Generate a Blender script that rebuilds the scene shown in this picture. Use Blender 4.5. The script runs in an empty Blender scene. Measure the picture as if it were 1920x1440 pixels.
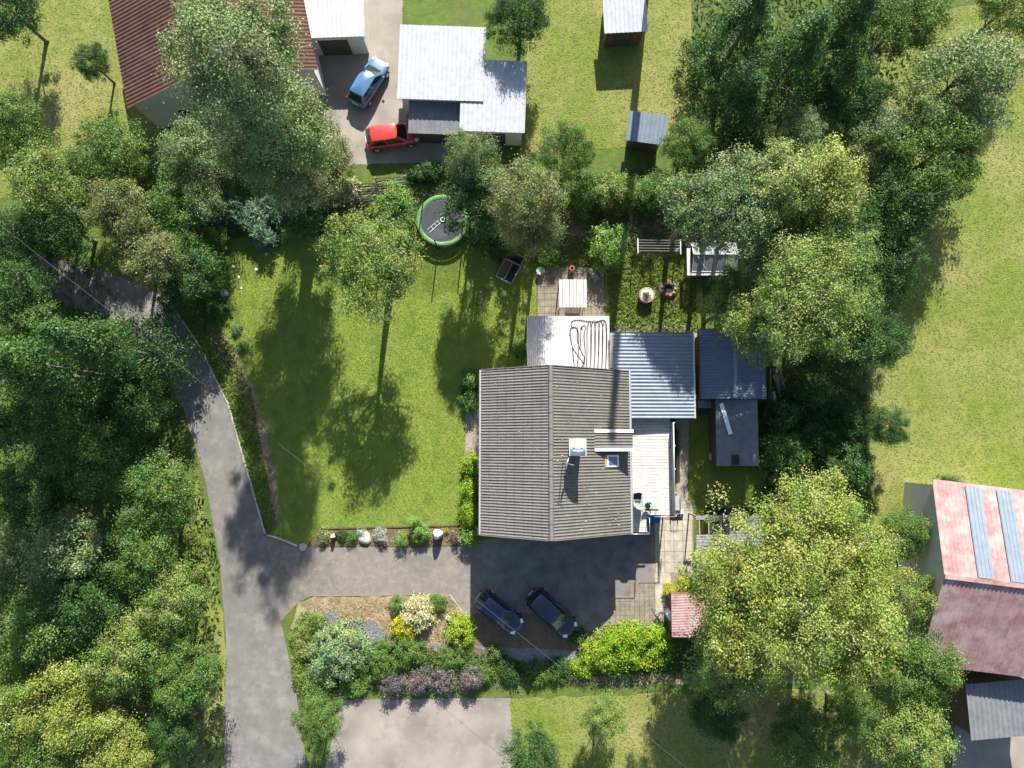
import bpy, math, random
import numpy as np
from mathutils import Vector
R = math.radians
scene = bpy.context.scene
COL = scene.collection
random.seed(7)

# ------------------------------------------------------------------ camera, sky, sun, exposure
CAM_H, TILT, FPX = 55.0, R(4.8), 1321.0
cam_d = bpy.data.cameras.new('camera'); cam = bpy.data.objects.new('camera', cam_d); COL.objects.link(cam)
cam.location = (0, 0, CAM_H); cam.rotation_euler = (TILT, 0, 0)
cam_d.sensor_width = 36; cam_d.lens = FPX / 1920 * 36; cam_d.clip_end = 2000
scene.camera = cam
SUN_EL = R(33); SUN_DX = 0.11
sv = Vector((SUN_DX, 1, 0)).normalized() * math.cos(SUN_EL); sv.z = math.sin(SUN_EL)
w = bpy.data.worlds.new('World'); scene.world = w; w.use_nodes = True
nt = w.node_tree
sky = nt.nodes.new('ShaderNodeTexSky'); sky.sky_type = 'NISHITA'; sky.sun_disc = False
sky.sun_elevation = SUN_EL; sky.sun_rotation = math.atan2(SUN_DX, 1)
bg = nt.nodes['Background']; nt.links.new(sky.outputs[0], bg.inputs[0]); bg.inputs[1].default_value = 0.082
sun_d = bpy.data.lights.new('sun', 'SUN'); sun_d.energy = 5.0; sun_d.angle = R(0.5); sun_d.color = (1, .95, .86)
sun = bpy.data.objects.new('sun', sun_d); COL.objects.link(sun)
sun.rotation_euler = (-sv).to_track_quat('-Z', 'Y').to_euler()
scene.view_settings.view_transform = 'Standard'; scene.view_settings.look = 'None'
scene.view_settings.exposure = 1.45; scene.view_settings.gamma = 1.0

# ------------------------------------------------------------------ helpers
def P(px, py, z=0.0):
    """survey point: photo coordinate seen at height z -> metres"""
    dx, dy = (px - 960) / FPX, (720 - py) / FPX
    c, s = math.cos(TILT), math.sin(TILT)
    t = (CAM_H - z) / (c - dy * s)
    return Vector((dx * t, (dy * c + s) * t, z))

def tag(o, label=None, cat=None, group=None, kind=None):
    if label: o['label'] = label
    if cat: o['category'] = cat
    if group: o['group'] = group
    if kind: o['kind'] = kind
    return o

def thing(name, label, cat, loc, rz=0, group=None):
    o = bpy.data.objects.new(name, None); COL.objects.link(o)
    o.location = loc; o.rotation_euler = (0, 0, rz); o.empty_display_size = .2
    return tag(o, label, cat, group)

def copy_tree(o, parent=None):
    c = o.copy(); COL.objects.link(c); c.parent = parent
    for ch in list(o.children): copy_tree(ch, c)
    return c

class MB:
    def __init__(s): s.v = []; s.f = []
    def add(s, vs, fs):
        n = len(s.v); s.v += [tuple(v) for v in vs]; s.f += [tuple(n + i for i in f) for f in fs]; return s
    def box(s, x0, x1, y0, y1, z0, z1):
        return s.add([(x0,y0,z0),(x1,y0,z0),(x1,y1,z0),(x0,y1,z0),(x0,y0,z1),(x1,y0,z1),(x1,y1,z1),(x0,y1,z1)],
                     [(3,2,1,0),(4,5,6,7),(0,1,5,4),(1,2,6,5),(2,3,7,6),(3,0,4,7)])
    def cbox(s, c, size, rz=0, ch=0):
        """box about a centre, with chamfered top edge ch"""
        hx, hy, hz = size[0]/2, size[1]/2, size[2]/2
        ca, sa = math.cos(rz), math.sin(rz)
        def q(x, y, z): return (c[0]+x*ca-y*sa, c[1]+x*sa+y*ca, c[2]+z)
        if ch <= 0:
            vs = [q(*p) for p in ((-hx,-hy,-hz),(hx,-hy,-hz),(hx,hy,-hz),(-hx,hy,-hz),(-hx,-hy,hz),(hx,-hy,hz),(hx,hy,hz),(-hx,hy,hz))]
            return s.add(vs, [(3,2,1,0),(4,5,6,7),(0,1,5,4),(1,2,6,5),(2,3,7,6),(3,0,4,7)])
        vs = []
        for (d, z) in ((0,-hz),(0,hz-ch),(ch,hz)):
            vs += [q(-hx+d,-hy+d,z), q(hx-d,-hy+d,z), q(hx-d,hy-d,z), q(-hx+d,hy-d,z)]
        fs = [(3,2,1,0),(8,9,10,11)]
        for k in (0,4):
            for i in range(4): j=(i+1)%4; fs.append((k+i,k+j,k+4+j,k+4+i))
        return s.add(vs, fs)
    def bar(s, a, b, wd, ht=None):
        """square bar from a to b"""
        a, b = Vector(a), Vector(b); d = (b-a).normalized()
        up = Vector((0,0,1)) if abs(d.z) < .95 else Vector((0,1,0))
        x = d.cross(up).normalized() * wd/2; y = x.cross(d).normalized() * (ht or wd)/2
        vs = [p+i*x+j*y for p in (a,b) for (i,j) in ((-1,-1),(1,-1),(1,1),(-1,1))]
        return s.add(vs, [(0,1,2,3),(7,6,5,4),(0,4,5,1),(1,5,6,2),(2,6,7,3),(3,7,4,0)])
    def tube(s, pts, r, n=8, cap=True):
        pts = [Vector(p) for p in pts]; rs = r if isinstance(r, (list, tuple)) else [r]*len(pts)
        base = len(s.v); rings = []
        ref = None
        for i, p in enumerate(pts):
            d = (pts[min(i+1,len(pts)-1)] - pts[max(i-1,0)]).normalized()
            if ref is None: ref = Vector((1,0,0)) if abs(d.x) < .8 else Vector((0,1,0))
            x = (ref - d*ref.dot(d)).normalized(); y = d.cross(x); ref = x
            rings.append([len(s.v)+k for k in range(n)])
            s.v += [tuple(p + (x*math.cos(2*math.pi*k/n) + y*math.sin(2*math.pi*k/n))*rs[i]) for k in range(n)]
        for a, b in zip(rings, rings[1:]):
            for k in range(n): s.f.append((a[k], a[(k+1)%n], b[(k+1)%n], b[k]))
        if cap: s.f.append(tuple(reversed(rings[0]))); s.f.append(tuple(rings[-1]))
        return s
    def lathe(s, c, prof, n=24, close=True):
        """prof: list of (r, z) from bottom to top"""
        rings = []
        for (r, z) in prof:
            rings.append([len(s.v)+k for k in range(n)])
            s.v += [(c[0]+r*math.cos(2*math.pi*k/n), c[1]+r*math.sin(2*math.pi*k/n), c[2]+z) for k in range(n)]
        for a, b in zip(rings, rings[1:]):
            for k in range(n): s.f.append((a[k], a[(k+1)%n], b[(k+1)%n], b[k]))
        if close: s.f.append(tuple(reversed(rings[0]))); s.f.append(tuple(rings[-1]))
        return s
    def torus(s, c, R1, r, n=32, m=8):
        base = len(s.v)
        for i in range(n):
            a = 2*math.pi*i/n
            for j in range(m):
                b = 2*math.pi*j/m
                s.v.append((c[0]+(R1+r*math.cos(b))*math.cos(a), c[1]+(R1+r*math.cos(b))*math.sin(a), c[2]+r*math.sin(b)))
        for i in range(n):
            for j in range(m):
                s.f.append((base+i*m+j, base+((i+1)%n)*m+j, base+((i+1)%n)*m+(j+1)%m, base+i*m+(j+1)%m))
        return s
    def prism(s, pts, z0, z1):
        n = len(pts)
        vs = [(p[0],p[1],z0) for p in pts] + [(p[0],p[1],z1) for p in pts]
        return s.add(vs, [tuple(reversed(range(n))), tuple(range(n,2*n))] + [(i,(i+1)%n,n+(i+1)%n,n+i) for i in range(n)])
    def corr(s, x0, x1, y0, y1, zf, axis='x', pitch=.25, amp=.02, sub=8, prof=None, along=1):
        L = (y1-y0) if axis == 'x' else (x1-x0)
        nr = max(1, round(L/pitch)); N = nr*sub
        prof = prof or (lambda u: amp*(.5+.5*math.cos(2*math.pi*u)))
        rows = []
        for i in range(N+1):
            t = i/N; h = prof((i % sub)/sub); row = []
            for k in range(along+1):
                q = k/along
                x, y = (x0+(x1-x0)*q, y0+(y1-y0)*t) if axis == 'x' else (x0+(x1-x0)*t, y0+(y1-y0)*q)
                row.append(len(s.v)); s.v.append((x, y, zf(x, y)+h))
            rows.append(row)
        for a, b in zip(rows, rows[1:]):
            for k in range(along):
                f = (a[k], a[k+1], b[k+1], b[k])
                s.f.append(f if axis == 'x' else tuple(reversed(f)))
        return s
    def build(s, name, m, parent=None, local=False, smooth=False, solid=0, sub=0, bevel=0):
        off = parent.location if (parent is not None and not local) else Vector((0,0,0))
        p = parent
        while p is not None and p.parent is not None and not local:
            p = p.parent; off = off + p.location
        me = bpy.data.meshes.new(name)
        me.from_pydata([(v[0]-off[0], v[1]-off[1], v[2]-off[2]) for v in s.v], [], s.f)
        if smooth:
            for q in me.polygons: q.use_smooth = True
        me.materials.append(m); me.update()
        o = bpy.data.objects.new(name, me); COL.objects.link(o); o.parent = parent
        if bevel:
            b = o.modifiers.new('bevel', 'BEVEL'); b.width = bevel; b.segments = 2; b.limit_method = 'ANGLE'
        if solid:
            b = o.modifiers.new('solid', 'SOLIDIFY'); b.thickness = solid; b.offset = -1
        if sub:
            b = o.modifiers.new('sub', 'SUBSURF'); b.levels = sub; b.render_levels = sub
        return o

# ------------------------------------------------------------------ materials
def mat(name, c1, c2=None, scale=3.0, rough=.8, bump=0.0, bscale=30.0, metal=0.0, c3=None, scale3=.4, amt3=.5, spec=.3, stretch=None, coat=0, lo=.35, hi=.65, c4=None, scale4=1.3, amt4=.6, crack=0):
    m = bpy.data.materials.new(name); m.use_nodes = True; t = m.node_tree; N = t.nodes; L = t.links
    b = N['Principled BSDF']; b.inputs['Roughness'].default_value = rough; b.inputs['Metallic'].default_value = metal
    b.inputs['Specular IOR Level'].default_value = spec
    if coat: b.inputs['Coat Weight'].default_value = coat; b.inputs['Coat Roughness'].default_value = .04
    geo = N.new('ShaderNodeNewGeometry'); vec = geo.outputs['Position']
    if stretch:
        mp = N.new('ShaderNodeMapping'); mp.inputs['Scale'].default_value = stretch; L.new(vec, mp.inputs[0]); vec = mp.outputs[0]
    if c2 is None:
        b.inputs['Base Color'].default_value = (*c1, 1)
    else:
        def layer(sc, det, lo, hi):
            n = N.new('ShaderNodeTexNoise'); n.inputs['Scale'].default_value = sc; n.inputs['Detail'].default_value = det
            n.inputs['Roughness'].default_value = .65; L.new(vec, n.inputs['Vector'])
            r = N.new('ShaderNodeMapRange'); r.inputs[1].default_value = lo; r.inputs[2].default_value = hi; L.new(n.outputs['Fac'], r.inputs[0]); return r.outputs[0]
        mx = N.new('ShaderNodeMix'); mx.data_type = 'RGBA'; mx.inputs[6].default_value = (*c1,1); mx.inputs[7].default_value = (*c2,1)
        L.new(layer(scale, 6, lo, hi), mx.inputs[0]); out = mx.outputs[2]
        if c3:
            mm = N.new('ShaderNodeMath'); mm.operation = 'MULTIPLY'; mm.inputs[1].default_value = amt3; L.new(layer(scale3, 4, .42, .68), mm.inputs[0])
            m2 = N.new('ShaderNodeMix'); m2.data_type = 'RGBA'; m2.inputs[7].default_value = (*c3,1); L.new(out, m2.inputs[6]); L.new(mm.outputs[0], m2.inputs[0]); out = m2.outputs[2]
        if c4:
            mm = N.new('ShaderNodeMath'); mm.operation = 'MULTIPLY'; mm.inputs[1].default_value = amt4; L.new(layer(scale4, 8, .5, .62), mm.inputs[0])
            m2 = N.new('ShaderNodeMix'); m2.data_type = 'RGBA'; m2.inputs[7].default_value = (*c4,1); L.new(out, m2.inputs[6]); L.new(mm.outputs[0], m2.inputs[0]); out = m2.outputs[2]
        if crack:
            nz = N.new('ShaderNodeTexNoise'); nz.inputs['Scale'].default_value = 1.1; nz.inputs['Detail'].default_value = 5; L.new(vec, nz.inputs['Vector'])
            ad = N.new('ShaderNodeVectorMath'); ad.operation = 'MULTIPLY_ADD'; ad.inputs[1].default_value = (1.2,1.2,1.2); L.new(nz.outputs['Color'], ad.inputs[0]); L.new(vec, ad.inputs[2])
            vo = N.new('ShaderNodeTexVoronoi'); vo.feature = 'DISTANCE_TO_EDGE'; vo.inputs['Scale'].default_value = crack; L.new(ad.outputs[0], vo.inputs['Vector'])
            r = N.new('ShaderNodeMapRange'); r.inputs[1].default_value = .0; r.inputs[2].default_value = .007; r.inputs[3].default_value = .25; r.inputs[4].default_value = 0; L.new(vo.outputs['Distance'], r.inputs[0])
            m2 = N.new('ShaderNodeMix'); m2.data_type = 'RGBA'; m2.inputs[7].default_value = (.05,.045,.04,1); L.new(out, m2.inputs[6]); L.new(r.outputs[0], m2.inputs[0]); out = m2.outputs[2]
        L.new(out, b.inputs['Base Color'])
    if bump:
        n = N.new('ShaderNodeTexNoise'); n.inputs['Scale'].default_value = bscale; n.inputs['Detail'].default_value = 4; L.new(vec, n.inputs['Vector'])
        bp = N.new('ShaderNodeBump'); bp.inputs['Strength'].default_value = min(1, bump*4); bp.inputs['Distance'].default_value = bump*.25
        L.new(n.outputs['Fac'], bp.inputs['Height']); L.new(bp.outputs[0], b.inputs['Normal'])
    return m

def leaf_mat(name, trans=.32, rough=.55):
    m = bpy.data.materials.new(name); m.use_nodes = True; t = m.node_tree; N = t.nodes; L = t.links
    b = N['Principled BSDF']; b.inputs['Roughness'].default_value = rough; b.inputs['Specular IOR Level'].default_value = .35
    a = N.new('ShaderNodeAttribute'); a.attribute_name = 'pigment'
    tr = N.new('ShaderNodeBsdfTranslucent'); mx = N.new('ShaderNodeMixShader'); mx.inputs[0].default_value = trans
    L.new(a.outputs['Color'], b.inputs['Base Color']); L.new(a.outputs['Color'], tr.inputs['Color'])
    L.new(b.outputs[0], mx.inputs[1]); L.new(tr.outputs[0], mx.inputs[2]); L.new(mx.outputs[0], N['Material Output'].inputs[0])
    return m

def clear_mat(name, tint, alpha, rough=.15):
    m = bpy.data.materials.new(name); m.use_nodes = True; t = m.node_tree; N = t.nodes; L = t.links
    b = N['Principled BSDF']; b.inputs['Base Color'].default_value = (*tint,1); b.inputs['Roughness'].default_value = rough
    tr = N.new('ShaderNodeBsdfTransparent'); mx = N.new('ShaderNodeMixShader'); mx.inputs[0].default_value = alpha
    L.new(tr.outputs[0], mx.inputs[1]); L.new(b.outputs[0], mx.inputs[2]); L.new(mx.outputs[0], N['Material Output'].inputs[0])
    return m

M = {}
M['ground'] = mat('rough_grass', (.055,.105,.015), (.105,.150,.024), 1.5, .95, .35, 14, c3=(.10,.085,.04), scale3=.35, amt3=.5)
M['lawn'] = mat('mown_grass', (.128,.205,.025), (.215,.268,.042), 3.2, .95, .30, 22, c3=(.205,.225,.050), scale3=.45, amt3=.75, c4=(.058,.130,.014), scale4=.8, amt4=.6)
M['meadow'] = mat('meadow_grass', (.10,.15,.02), (.165,.19,.03), 1.2, .95, .3, 12, c3=(.25,.22,.09), scale3=.12, amt3=.8)
M['asphalt'] = mat('asphalt_drive', (.158,.137,.116), (.196,.171,.145), 2.0, .92, .05, 70, c3=(.125,.115,.105), scale3=.35, amt3=.8, c4=(.235,.21,.18), scale4=1.6, amt4=.5, crack=.13)
M['asphalt2'] = mat('asphalt_yard', (.12,.115,.11), (.165,.16,.15), 2.2, .9, .05, 60, c3=(.20,.19,.175), scale3=.8, amt3=.7, c4=(.08,.077,.073), scale4=1.1, amt4=.6, crack=.16)
M['road'] = mat('road_asphalt', (.125,.117,.108), (.175,.163,.147), 1.0, .92, .05, 60, c3=(.12,.118,.115), scale3=.2, amt3=.7, c4=(.23,.215,.195), scale4=.7, amt4=.5)
M['kerb'] = mat('kerb_concrete', (.30,.28,.25), (.42,.40,.36), 4, .9, .1, 30)
M['soil'] = mat('bark_soil', (.12,.082,.05), (.22,.155,.10), 9, .95, .35, 24, c3=(.10,.075,.05), scale3=1.2, amt3=.6)
M['mulch'] = mat('straw_mulch', (.24,.175,.105), (.42,.325,.215), 8, .95, .35, 22, c3=(.14,.16,.04), scale3=.8, amt3=.75, c4=(.12,.085,.055), scale4=1.2, amt4=.6)
M['sand'] = mat('gravel_strip', (.24,.20,.16), (.40,.34,.28), 7, .95, .25, 40)
M['slab'] = mat('paving_slab', (.155,.132,.10), (.245,.215,.165), 2.5, .9, .12, 25, c3=(.12,.11,.08), scale3=1.0, amt3=.6)
M['slab2'] = mat('paving_slab_pale', (.29,.26,.21), (.41,.37,.30), 2, .9, .12, 25, c3=(.17,.16,.12), scale3=.9, amt3=.6)
M['tile'] = mat('roof_tile', (.118,.109,.101), (.160,.148,.138), 6, .75, .08, 60, c3=(.145,.118,.095), scale3=1.0, amt3=.4, c4=(.098,.090,.080), scale4=.5, amt4=.5, spec=.4)
M['tile2'] = mat('roof_sheet_brown', (.105,.099,.09), (.140,.133,.122), 3, .75, .06, 60, c3=(.140,.120,.09), scale3=.8, amt3=.5, c4=(.082,.078,.070), scale4=.5, amt4=.5, spec=.4)
M['ridge'] = mat('ridge_tile', (.12,.11,.098), (.16,.147,.13), 6, .8, .1, 40)
M['zinc'] = mat('zinc_gutter', (.42,.42,.44), (.52,.52,.54), 4, .45, 0, metal=.5)
M['galv'] = mat('galvanised_sheet', (.55,.58,.61), (.66,.68,.71), 3, .5, 0, metal=.6)
M['white_sheet'] = mat('white_corrugated', (.36,.35,.36), (.47,.455,.46), 2, .5, 0, c3=(.36,.345,.34), scale3=.8, amt3=.6)
M['white'] = mat('white_paint', (.66,.65,.66), (.72,.71,.72), 3, .5)
M['blue_sheet'] = mat('blue_grey_sheet', (.105,.14,.18), (.14,.178,.215), 2, .5, 0, c3=(.165,.20,.235), scale3=.9, amt3=.5, spec=.5)
M['navy_sheet'] = mat('dark_blue_sheet', (.085,.125,.185), (.115,.155,.215), 2, .5, 0, c3=(.09,.12,.15), scale3=.9, amt3=.5, spec=.5)
M['felt'] = mat('roof_felt', (.105,.115,.135), (.145,.152,.17), 3, .85, .08, 60, c3=(.19,.175,.16), scale3=.9, amt3=.6)
M['red_sheet'] = mat('red_corrugated', (.235,.13,.13), (.32,.19,.185), 2.5, .6, 0, c3=(.38,.29,.275), scale3=.8, amt3=.8, c4=(.16,.075,.065), scale4=.9, amt4=.5)
M['grey_sheet'] = mat('grey_corrugated', (.13,.14,.155), (.18,.19,.205), 2.5, .55)
M['board'] = mat('weathered_board', (.42,.405,.385), (.56,.545,.52), 3, .85, .1, 30, stretch=(1,12,1), c3=(.24,.225,.205), scale3=1.2, amt3=.75)
M['timber'] = mat('timber', (.30,.19,.10), (.40,.27,.15), 3, .8, .05, 30, stretch=(1,8,1))
M['grey_timber'] = mat('grey_timber', (.20,.175,.15), (.30,.27,.235), 4, .9, .08, 30)
M['dark_timber'] = mat('dark_timber', (.055,.045,.03), (.10,.085,.055), 4, .9, .08, 30)
M['render'] = mat('wall_render', (.55,.52,.46), (.62,.59,.53), 2, .9, .06, 40)
M['plank_wall'] = mat('plank_wall', (.11,.06,.04), (.16,.09,.06), 2, .85, .08, 20, stretch=(8,8,.5))
M['pane'] = mat('window_pane', (.02,.03,.045), rough=.05, spec=.8)
M['sky_pane'] = mat('skylight_pane', (.05,.10,.22), rough=.04, spec=1.0)
M['black'] = mat('black_plastic', (.012,.012,.013), rough=.5)
M['hose'] = mat('black_hose', (.018,.012,.016), rough=.6)
M['foil'] = mat('weed_foil', (.10,.112,.13), (.165,.18,.20), 5, .5, .3, 9, spec=.4)
M['mesh_grey'] = mat('trampoline_mat', (.048,.05,.06), (.062,.065,.075), 3, .8)
M['tgreen'] = mat('trampoline_pad', (.085,.215,.065), (.13,.29,.10), 4, .55, .1, 6)
M['net'] = clear_mat('trampoline_net', (.05,.05,.055), .27, .9)
M['steel'] = mat('steel_tube', (.45,.46,.47), rough=.4, metal=.6)
M['dsteel'] = mat('dark_tube', (.03,.03,.033), rough=.5)
M['foilhouse'] = clear_mat('greenhouse_film', (.34,.355,.37), .58, .10)
M['glass_green'] = clear_mat('green_glass', (.22,.36,.28), .75, .1)
M['alu'] = mat('aluminium', (.62,.64,.66), rough=.35, metal=.4)
M['terra'] = mat('terracotta', (.36,.12,.05), (.46,.17,.08), 4, .8)
M['stone'] = mat('boulder_stone', (.50,.45,.40), (.68,.63,.58), 5, .9, .2, 12, c3=(.4,.33,.28), scale3=2, amt3=.5)
M['redstone'] = mat('red_ring_stone', (.26,.15,.12), (.36,.23,.19), 5, .9, .15, 14)
M['blue'] = mat('blue_plastic', (.006,.12,.42), (.008,.14,.47), 2, .4)
M['paint1'] = mat('car_paint_navy', (.004,.016,.055), rough=.18, coat=1, spec=.5)
M['paint2'] = mat('car_paint_black', (.005,.013,.034), rough=.18, coat=1, spec=.5)
M['red_paint'] = mat('car_paint_red', (.45,.04,.03), rough=.25, coat=1)
M['blue_paint'] = mat('car_paint_blue', (.06,.14,.26), rough=.25, coat=1)
M['carglass'] = mat('car_glass', (.012,.02,.018), rough=.04, spec=.6)
M['tyre'] = mat('tyre_rubber', (.02,.02,.02), rough=.9)
M['lamp_red'] = mat('tail_lamp', (.30,.008,.015), rough=.15, coat=1)
M['lamp_clear'] = mat('head_lamp', (.62,.66,.68), rough=.1, coat=1)
M['bark'] = mat('tree_bark', (.11,.09,.07), (.20,.175,.145), 8, .95, .3, 12)
M['leaf'] = leaf_mat('leaves')
M['grassblade'] = leaf_mat('grass_blades', .25, .8)
M['brown_roof'] = mat('neighbour_brown_roof', (.060,.026,.020), (.085,.036,.027), 2, .85, c3=(.10,.05,.035), scale3=.5, amt3=.6, c4=(.04,.02,.016), scale4=.8, amt4=.6)
M['light_roof'] = mat('neighbour_pale_roof', (.30,.31,.345), (.37,.38,.41), 2, .6)
M['pave'] = mat('neighbour_paving', (.21,.185,.16), (.30,.265,.225), 1.2, .9, .05, 30, c3=(.12,.105,.095), scale3=.3, amt3=.8, c4=(.26,.24,.2), scale4=.9, amt4=.5)
M['wood_pole'] = mat('pole_wood', (.15,.13,.095), (.21,.185,.135), 6, .9)
M['cable'] = mat('cable', (.10,.10,.10), rough=.5)
M['moss'] = mat('moss', (.42,.20,.06), (.50,.40,.20), 9, .95)
M['water'] = mat('pale_water', (.22,.32,.42), rough=.08, spec=.6)
M['ltable'] = mat('pale_top', (.24,.31,.27), (.31,.38,.34), 4, .4)

# ------------------------------------------------------------------ flat ground pieces
def ragged(pts, step=.35, amp=.07, rng=random):
    out = []
    for i, a in enumerate(pts):
        b = pts[(i+1) % len(pts)]; d = (b-a).length; n = max(1, int(d/step))
        nrm = Vector((-(b-a).y, (b-a).x, 0)).normalized() if d > 1e-6 else Vector((0,0,0))
        for k in range(n):
            out.append(a.lerp(b, k/n) + nrm*rng.uniform(-amp, amp))
    return out

def sheet(name, px, z, m, amp=0.0, kind='structure', label=None, cat=None, step=.35):
    pts = [P(*p) for p in px]
    if amp: pts = ragged(pts, step, amp)
    mb = MB(); mb.add([(p.x, p.y, z) for p in pts], [tuple(range(len(pts)))])
    o = mb.build(name, m)
    if o.data.polygons[0].normal.z < 0: o.data.flip_normals()
    if kind: o['kind'] = kind
    return tag(o, label, cat)

g = MB(); g.add([(-400,-400,0),(400,-400,0),(400,400,0),(-400,400,0)], [(0,1,2,3)]); tag(g.build('ground', M['ground']), kind='structure')
LAWN_PX = [(400,452),(560,430),(700,385),(860,420),(1000,440),(1010,600),(990,690),(905,695),(905,760),(880,780),(880,860),(862,900),(862,985),(600,990),(575,1028),(500,1003),(470,900),(430,760),(395,690),(372,640),(405,600)]
sheet('lawn', LAWN_PX, .004, M['lawn'], .08)
SIDE_PX = [(1134,470),(1300,480),(1320,560),(1310,622),(1146,622),(1134,592)]
sheet('side_lawn', SIDE_PX, .004, M['lawn'], .08)
EAST_PX = [(1292,786),(1345,770),(1345,872),(1440,880),(1440,960),(1300,965),(1292,960)]
sheet('yard_grass', EAST_PX, .004, M['lawn'], .06)
ROAD_R = [(-80,430),(90,480),(205,512),(270,535),(314,560),(375,650),(430,760),(470,900),(500,1003),(527,1165),(555,1298),(575,1440),(590,1560)]
ROAD_L = [(430,1560),(420,1440),(424,1200),(412,1050),(385,900),(345,770),(290,665),(215,600),(110,565),(-80,530)]
sheet('road', ROAD_R + ROAD_L, .008, M['road'])
DRIVE_PX = [(499,1003),(560,1024),(600,1027),(700,1025),(790,1027),(862,1024),(905,1012),(1040,1005),(1040,1215),(880,1205),(868,1150),(842,1113),(700,1116),(585,1117),(560,1128),(540,1150),(527,1165)]
sheet('driveway', DRIVE_PX, .012, M['asphalt'], .02)
sheet('yard_asphalt', [(935,1008),(1040,1012),(1226,985),(1226,1130),(1146,1130),(1142,1175),(1085,1195),(1040,1150),(935,1150)], .016, M['asphalt2'], .03)
sheet('parking_soil', [(885,1150),(935,1148),(1040,1148),(1085,1193),(1140,1172),(1222,1168),(1240,1190),(1080,1235),(890,1235)], .020, M['soil'], .12)
sheet('mulch_bed', [(560,1130),(590,1120),(700,1118),(842,1115),(868,1150),(882,1200),(830,1230),(720,1200),(620,1180),(545,1180)], .024, M['mulch'], .06)
sheet('border_soil', [(578,1026),(600,989),(862,984),(866,1022),(790,1025),(700,1023),(600,1025)], .024, M['soil'], .03)
sheet('leaf_litter_strip', [(388,612),(414,614),(446,668),(476,730),(502,800),(516,880),(528,985),(510,992),(497,890),(478,810),(450,740),(418,690)], .010, M['mulch'], .22)
sheet('bare_strip', [(873,768),(903,765),(903,880),(873,870)], .012, M['sand'], .05)
sheet('gravel_path', [(1268,787),(1292,787),(1290,960),(1268,962)], .008, M['sand'], .05)
sheet('path_under_eaves', [(1146,606),(1305,606),(1312,680),(1312,760),(1300,770),(1300,622),(1146,624)], .010, M['sand'], .05)
sheet('patio_bed', [(1005,498),(1135,498),(1135,600),(1005,600)], .008, M['soil'])
sheet('path_bed', [(1222,938),(1300,938),(1300,1075),(1262,1120),(1256,1165),(1222,1165)], .0285, M['slab'])
sheet('clay_bank', [(1240,1262),(1420,1250),(1500,1262),(1500,1280),(1050,1285),(1060,1270)], .008, M['mulch'], .08)
sheet('woodland_soil', [(1060,400),(1110,385),(1250,390),(1270,430),(1190,440),(1070,470)], .008, M['soil'], .25)
sheet('meadow', [(1640,60),(2060,-60),(2060,1000),(1640,1000),(1630,700),(1640,400)], .004, M['meadow'], .2, step=1)
sheet('north_lawn', [(985,-40),(1295,-40),(1290,270),(985,290)], .004, M['meadow'], .2, step=1)
sheet('corner_lawn', [(-80,-60),(200,-60),(235,120),(300,230),(330,290),(-80,390)], .004, M['meadow'], .45, step=.5)
sheet('south_lawn', [(955,1310),(1700,1290),(1700,1500),(960,1500)], .004, M['meadow'], .2, step=1)
sheet('verge', [(370,880),(424,1200),(420,1440),(300,1440),(340,1100)], .004, M['meadow'], .15, step=1)
sheet('neighbour_forecourt', [(575,-60),(755,-60),(755,120),(900,190),(900,300),(640,310),(590,200)], .006, M['pave'], .05)
sheet('southern_forecourt', [(640,1312),(955,1308),(970,1480),(600,1480)], .006, M['pave'], .05)
sheet('eastern_forecourt', [(1800,1270),(1990,1250),(1990,1480),(1780,1480)], .006, M['pave'], .05)

# kerb line along the road and along the border
def strip(name, px, wd, z0, z1, m, label=None, cat=None, kind=None, piece=None):
    pts = [P(*p) for p in px]
    mb = MB()
    for a, b in zip(pts, pts[1:]):
        mb.bar((a.x,a.y,(z0+z1)/2), (b.x,b.y,(z0+z1)/2), wd, z1-z0)
    return tag(mb.build(name, m), label, cat, kind=kind)
strip('kerb', [(314,560),(374,648),(428,757),(468,897),(497,1000)], .12, -.02, .07, M['kerb'], kind='structure')
strip('kerb', [(501,1003),(530,1012),(558,1024)], .13, -.02, .09, M['kerb'], kind='structure')
strip('kerb', [(602,991),(700,989),(790,987),(860,985)], .09, -.02, .10, M['dark_timber'], kind='structure')
strip('kerb', [(590,1117.5),(700,1116.5),(840,1113.5)], .07, -.02, .03, M['slab'], kind='structure')
strip('kerb', [(842,1113),(868,1148)], .08, -.02, .05, M['slab2'], kind='structure')

# ------------------------------------------------------------------ foliage
PAL = {
 'lime':   [(.095,.145,.026),(.180,.215,.062),(.275,.280,.110)],
 'yellow': [(.120,.160,.028),(.235,.250,.060),(.310,.300,.100)],
 'mid':    [(.055,.110,.022),(.105,.165,.035),(.160,.205,.060)],
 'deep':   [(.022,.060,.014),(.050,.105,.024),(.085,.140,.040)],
 'greyg':  [(.095,.135,.050),(.170,.205,.095),(.250,.265,.140)],
 'olive':  [(.080,.098,.030),(.145,.155,.060),(.215,.200,.090)],
 'blueg':  [(.045,.090,.055),(.095,.150,.100),(.140,.185,.125)],
 'cream':  [(.090,.150,.035),(.190,.220,.075),(.560,.500,.290)],
 'bright': [(.110,.195,.012),(.225,.300,.020),(.330,.350,.035)],
 'gold':   [(.220,.250,.010),(.400,.380,.015),(.480,.430,.040)],
 'sage':   [(.110,.160,.070),(.200,.245,.130),(.300,.335,.215)],
 'silver': [(.190,.230,.170),(.330,.370,.300),(.420,.450,.390)],
 'purple': [(.065,.052,.052),(.130,.106,.104),(.205,.178,.160)],
 'fresh':  [(.085,.165,.030),(.170,.260,.060),(.250,.320,.100)],
}
PAL = {k: [(r*.95, g*1.06, b*.88) if k not in ('cream','silver','purple','gold') else (r,g,b) for (r,g,b) in v] for k, v in PAL.items()}
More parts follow.
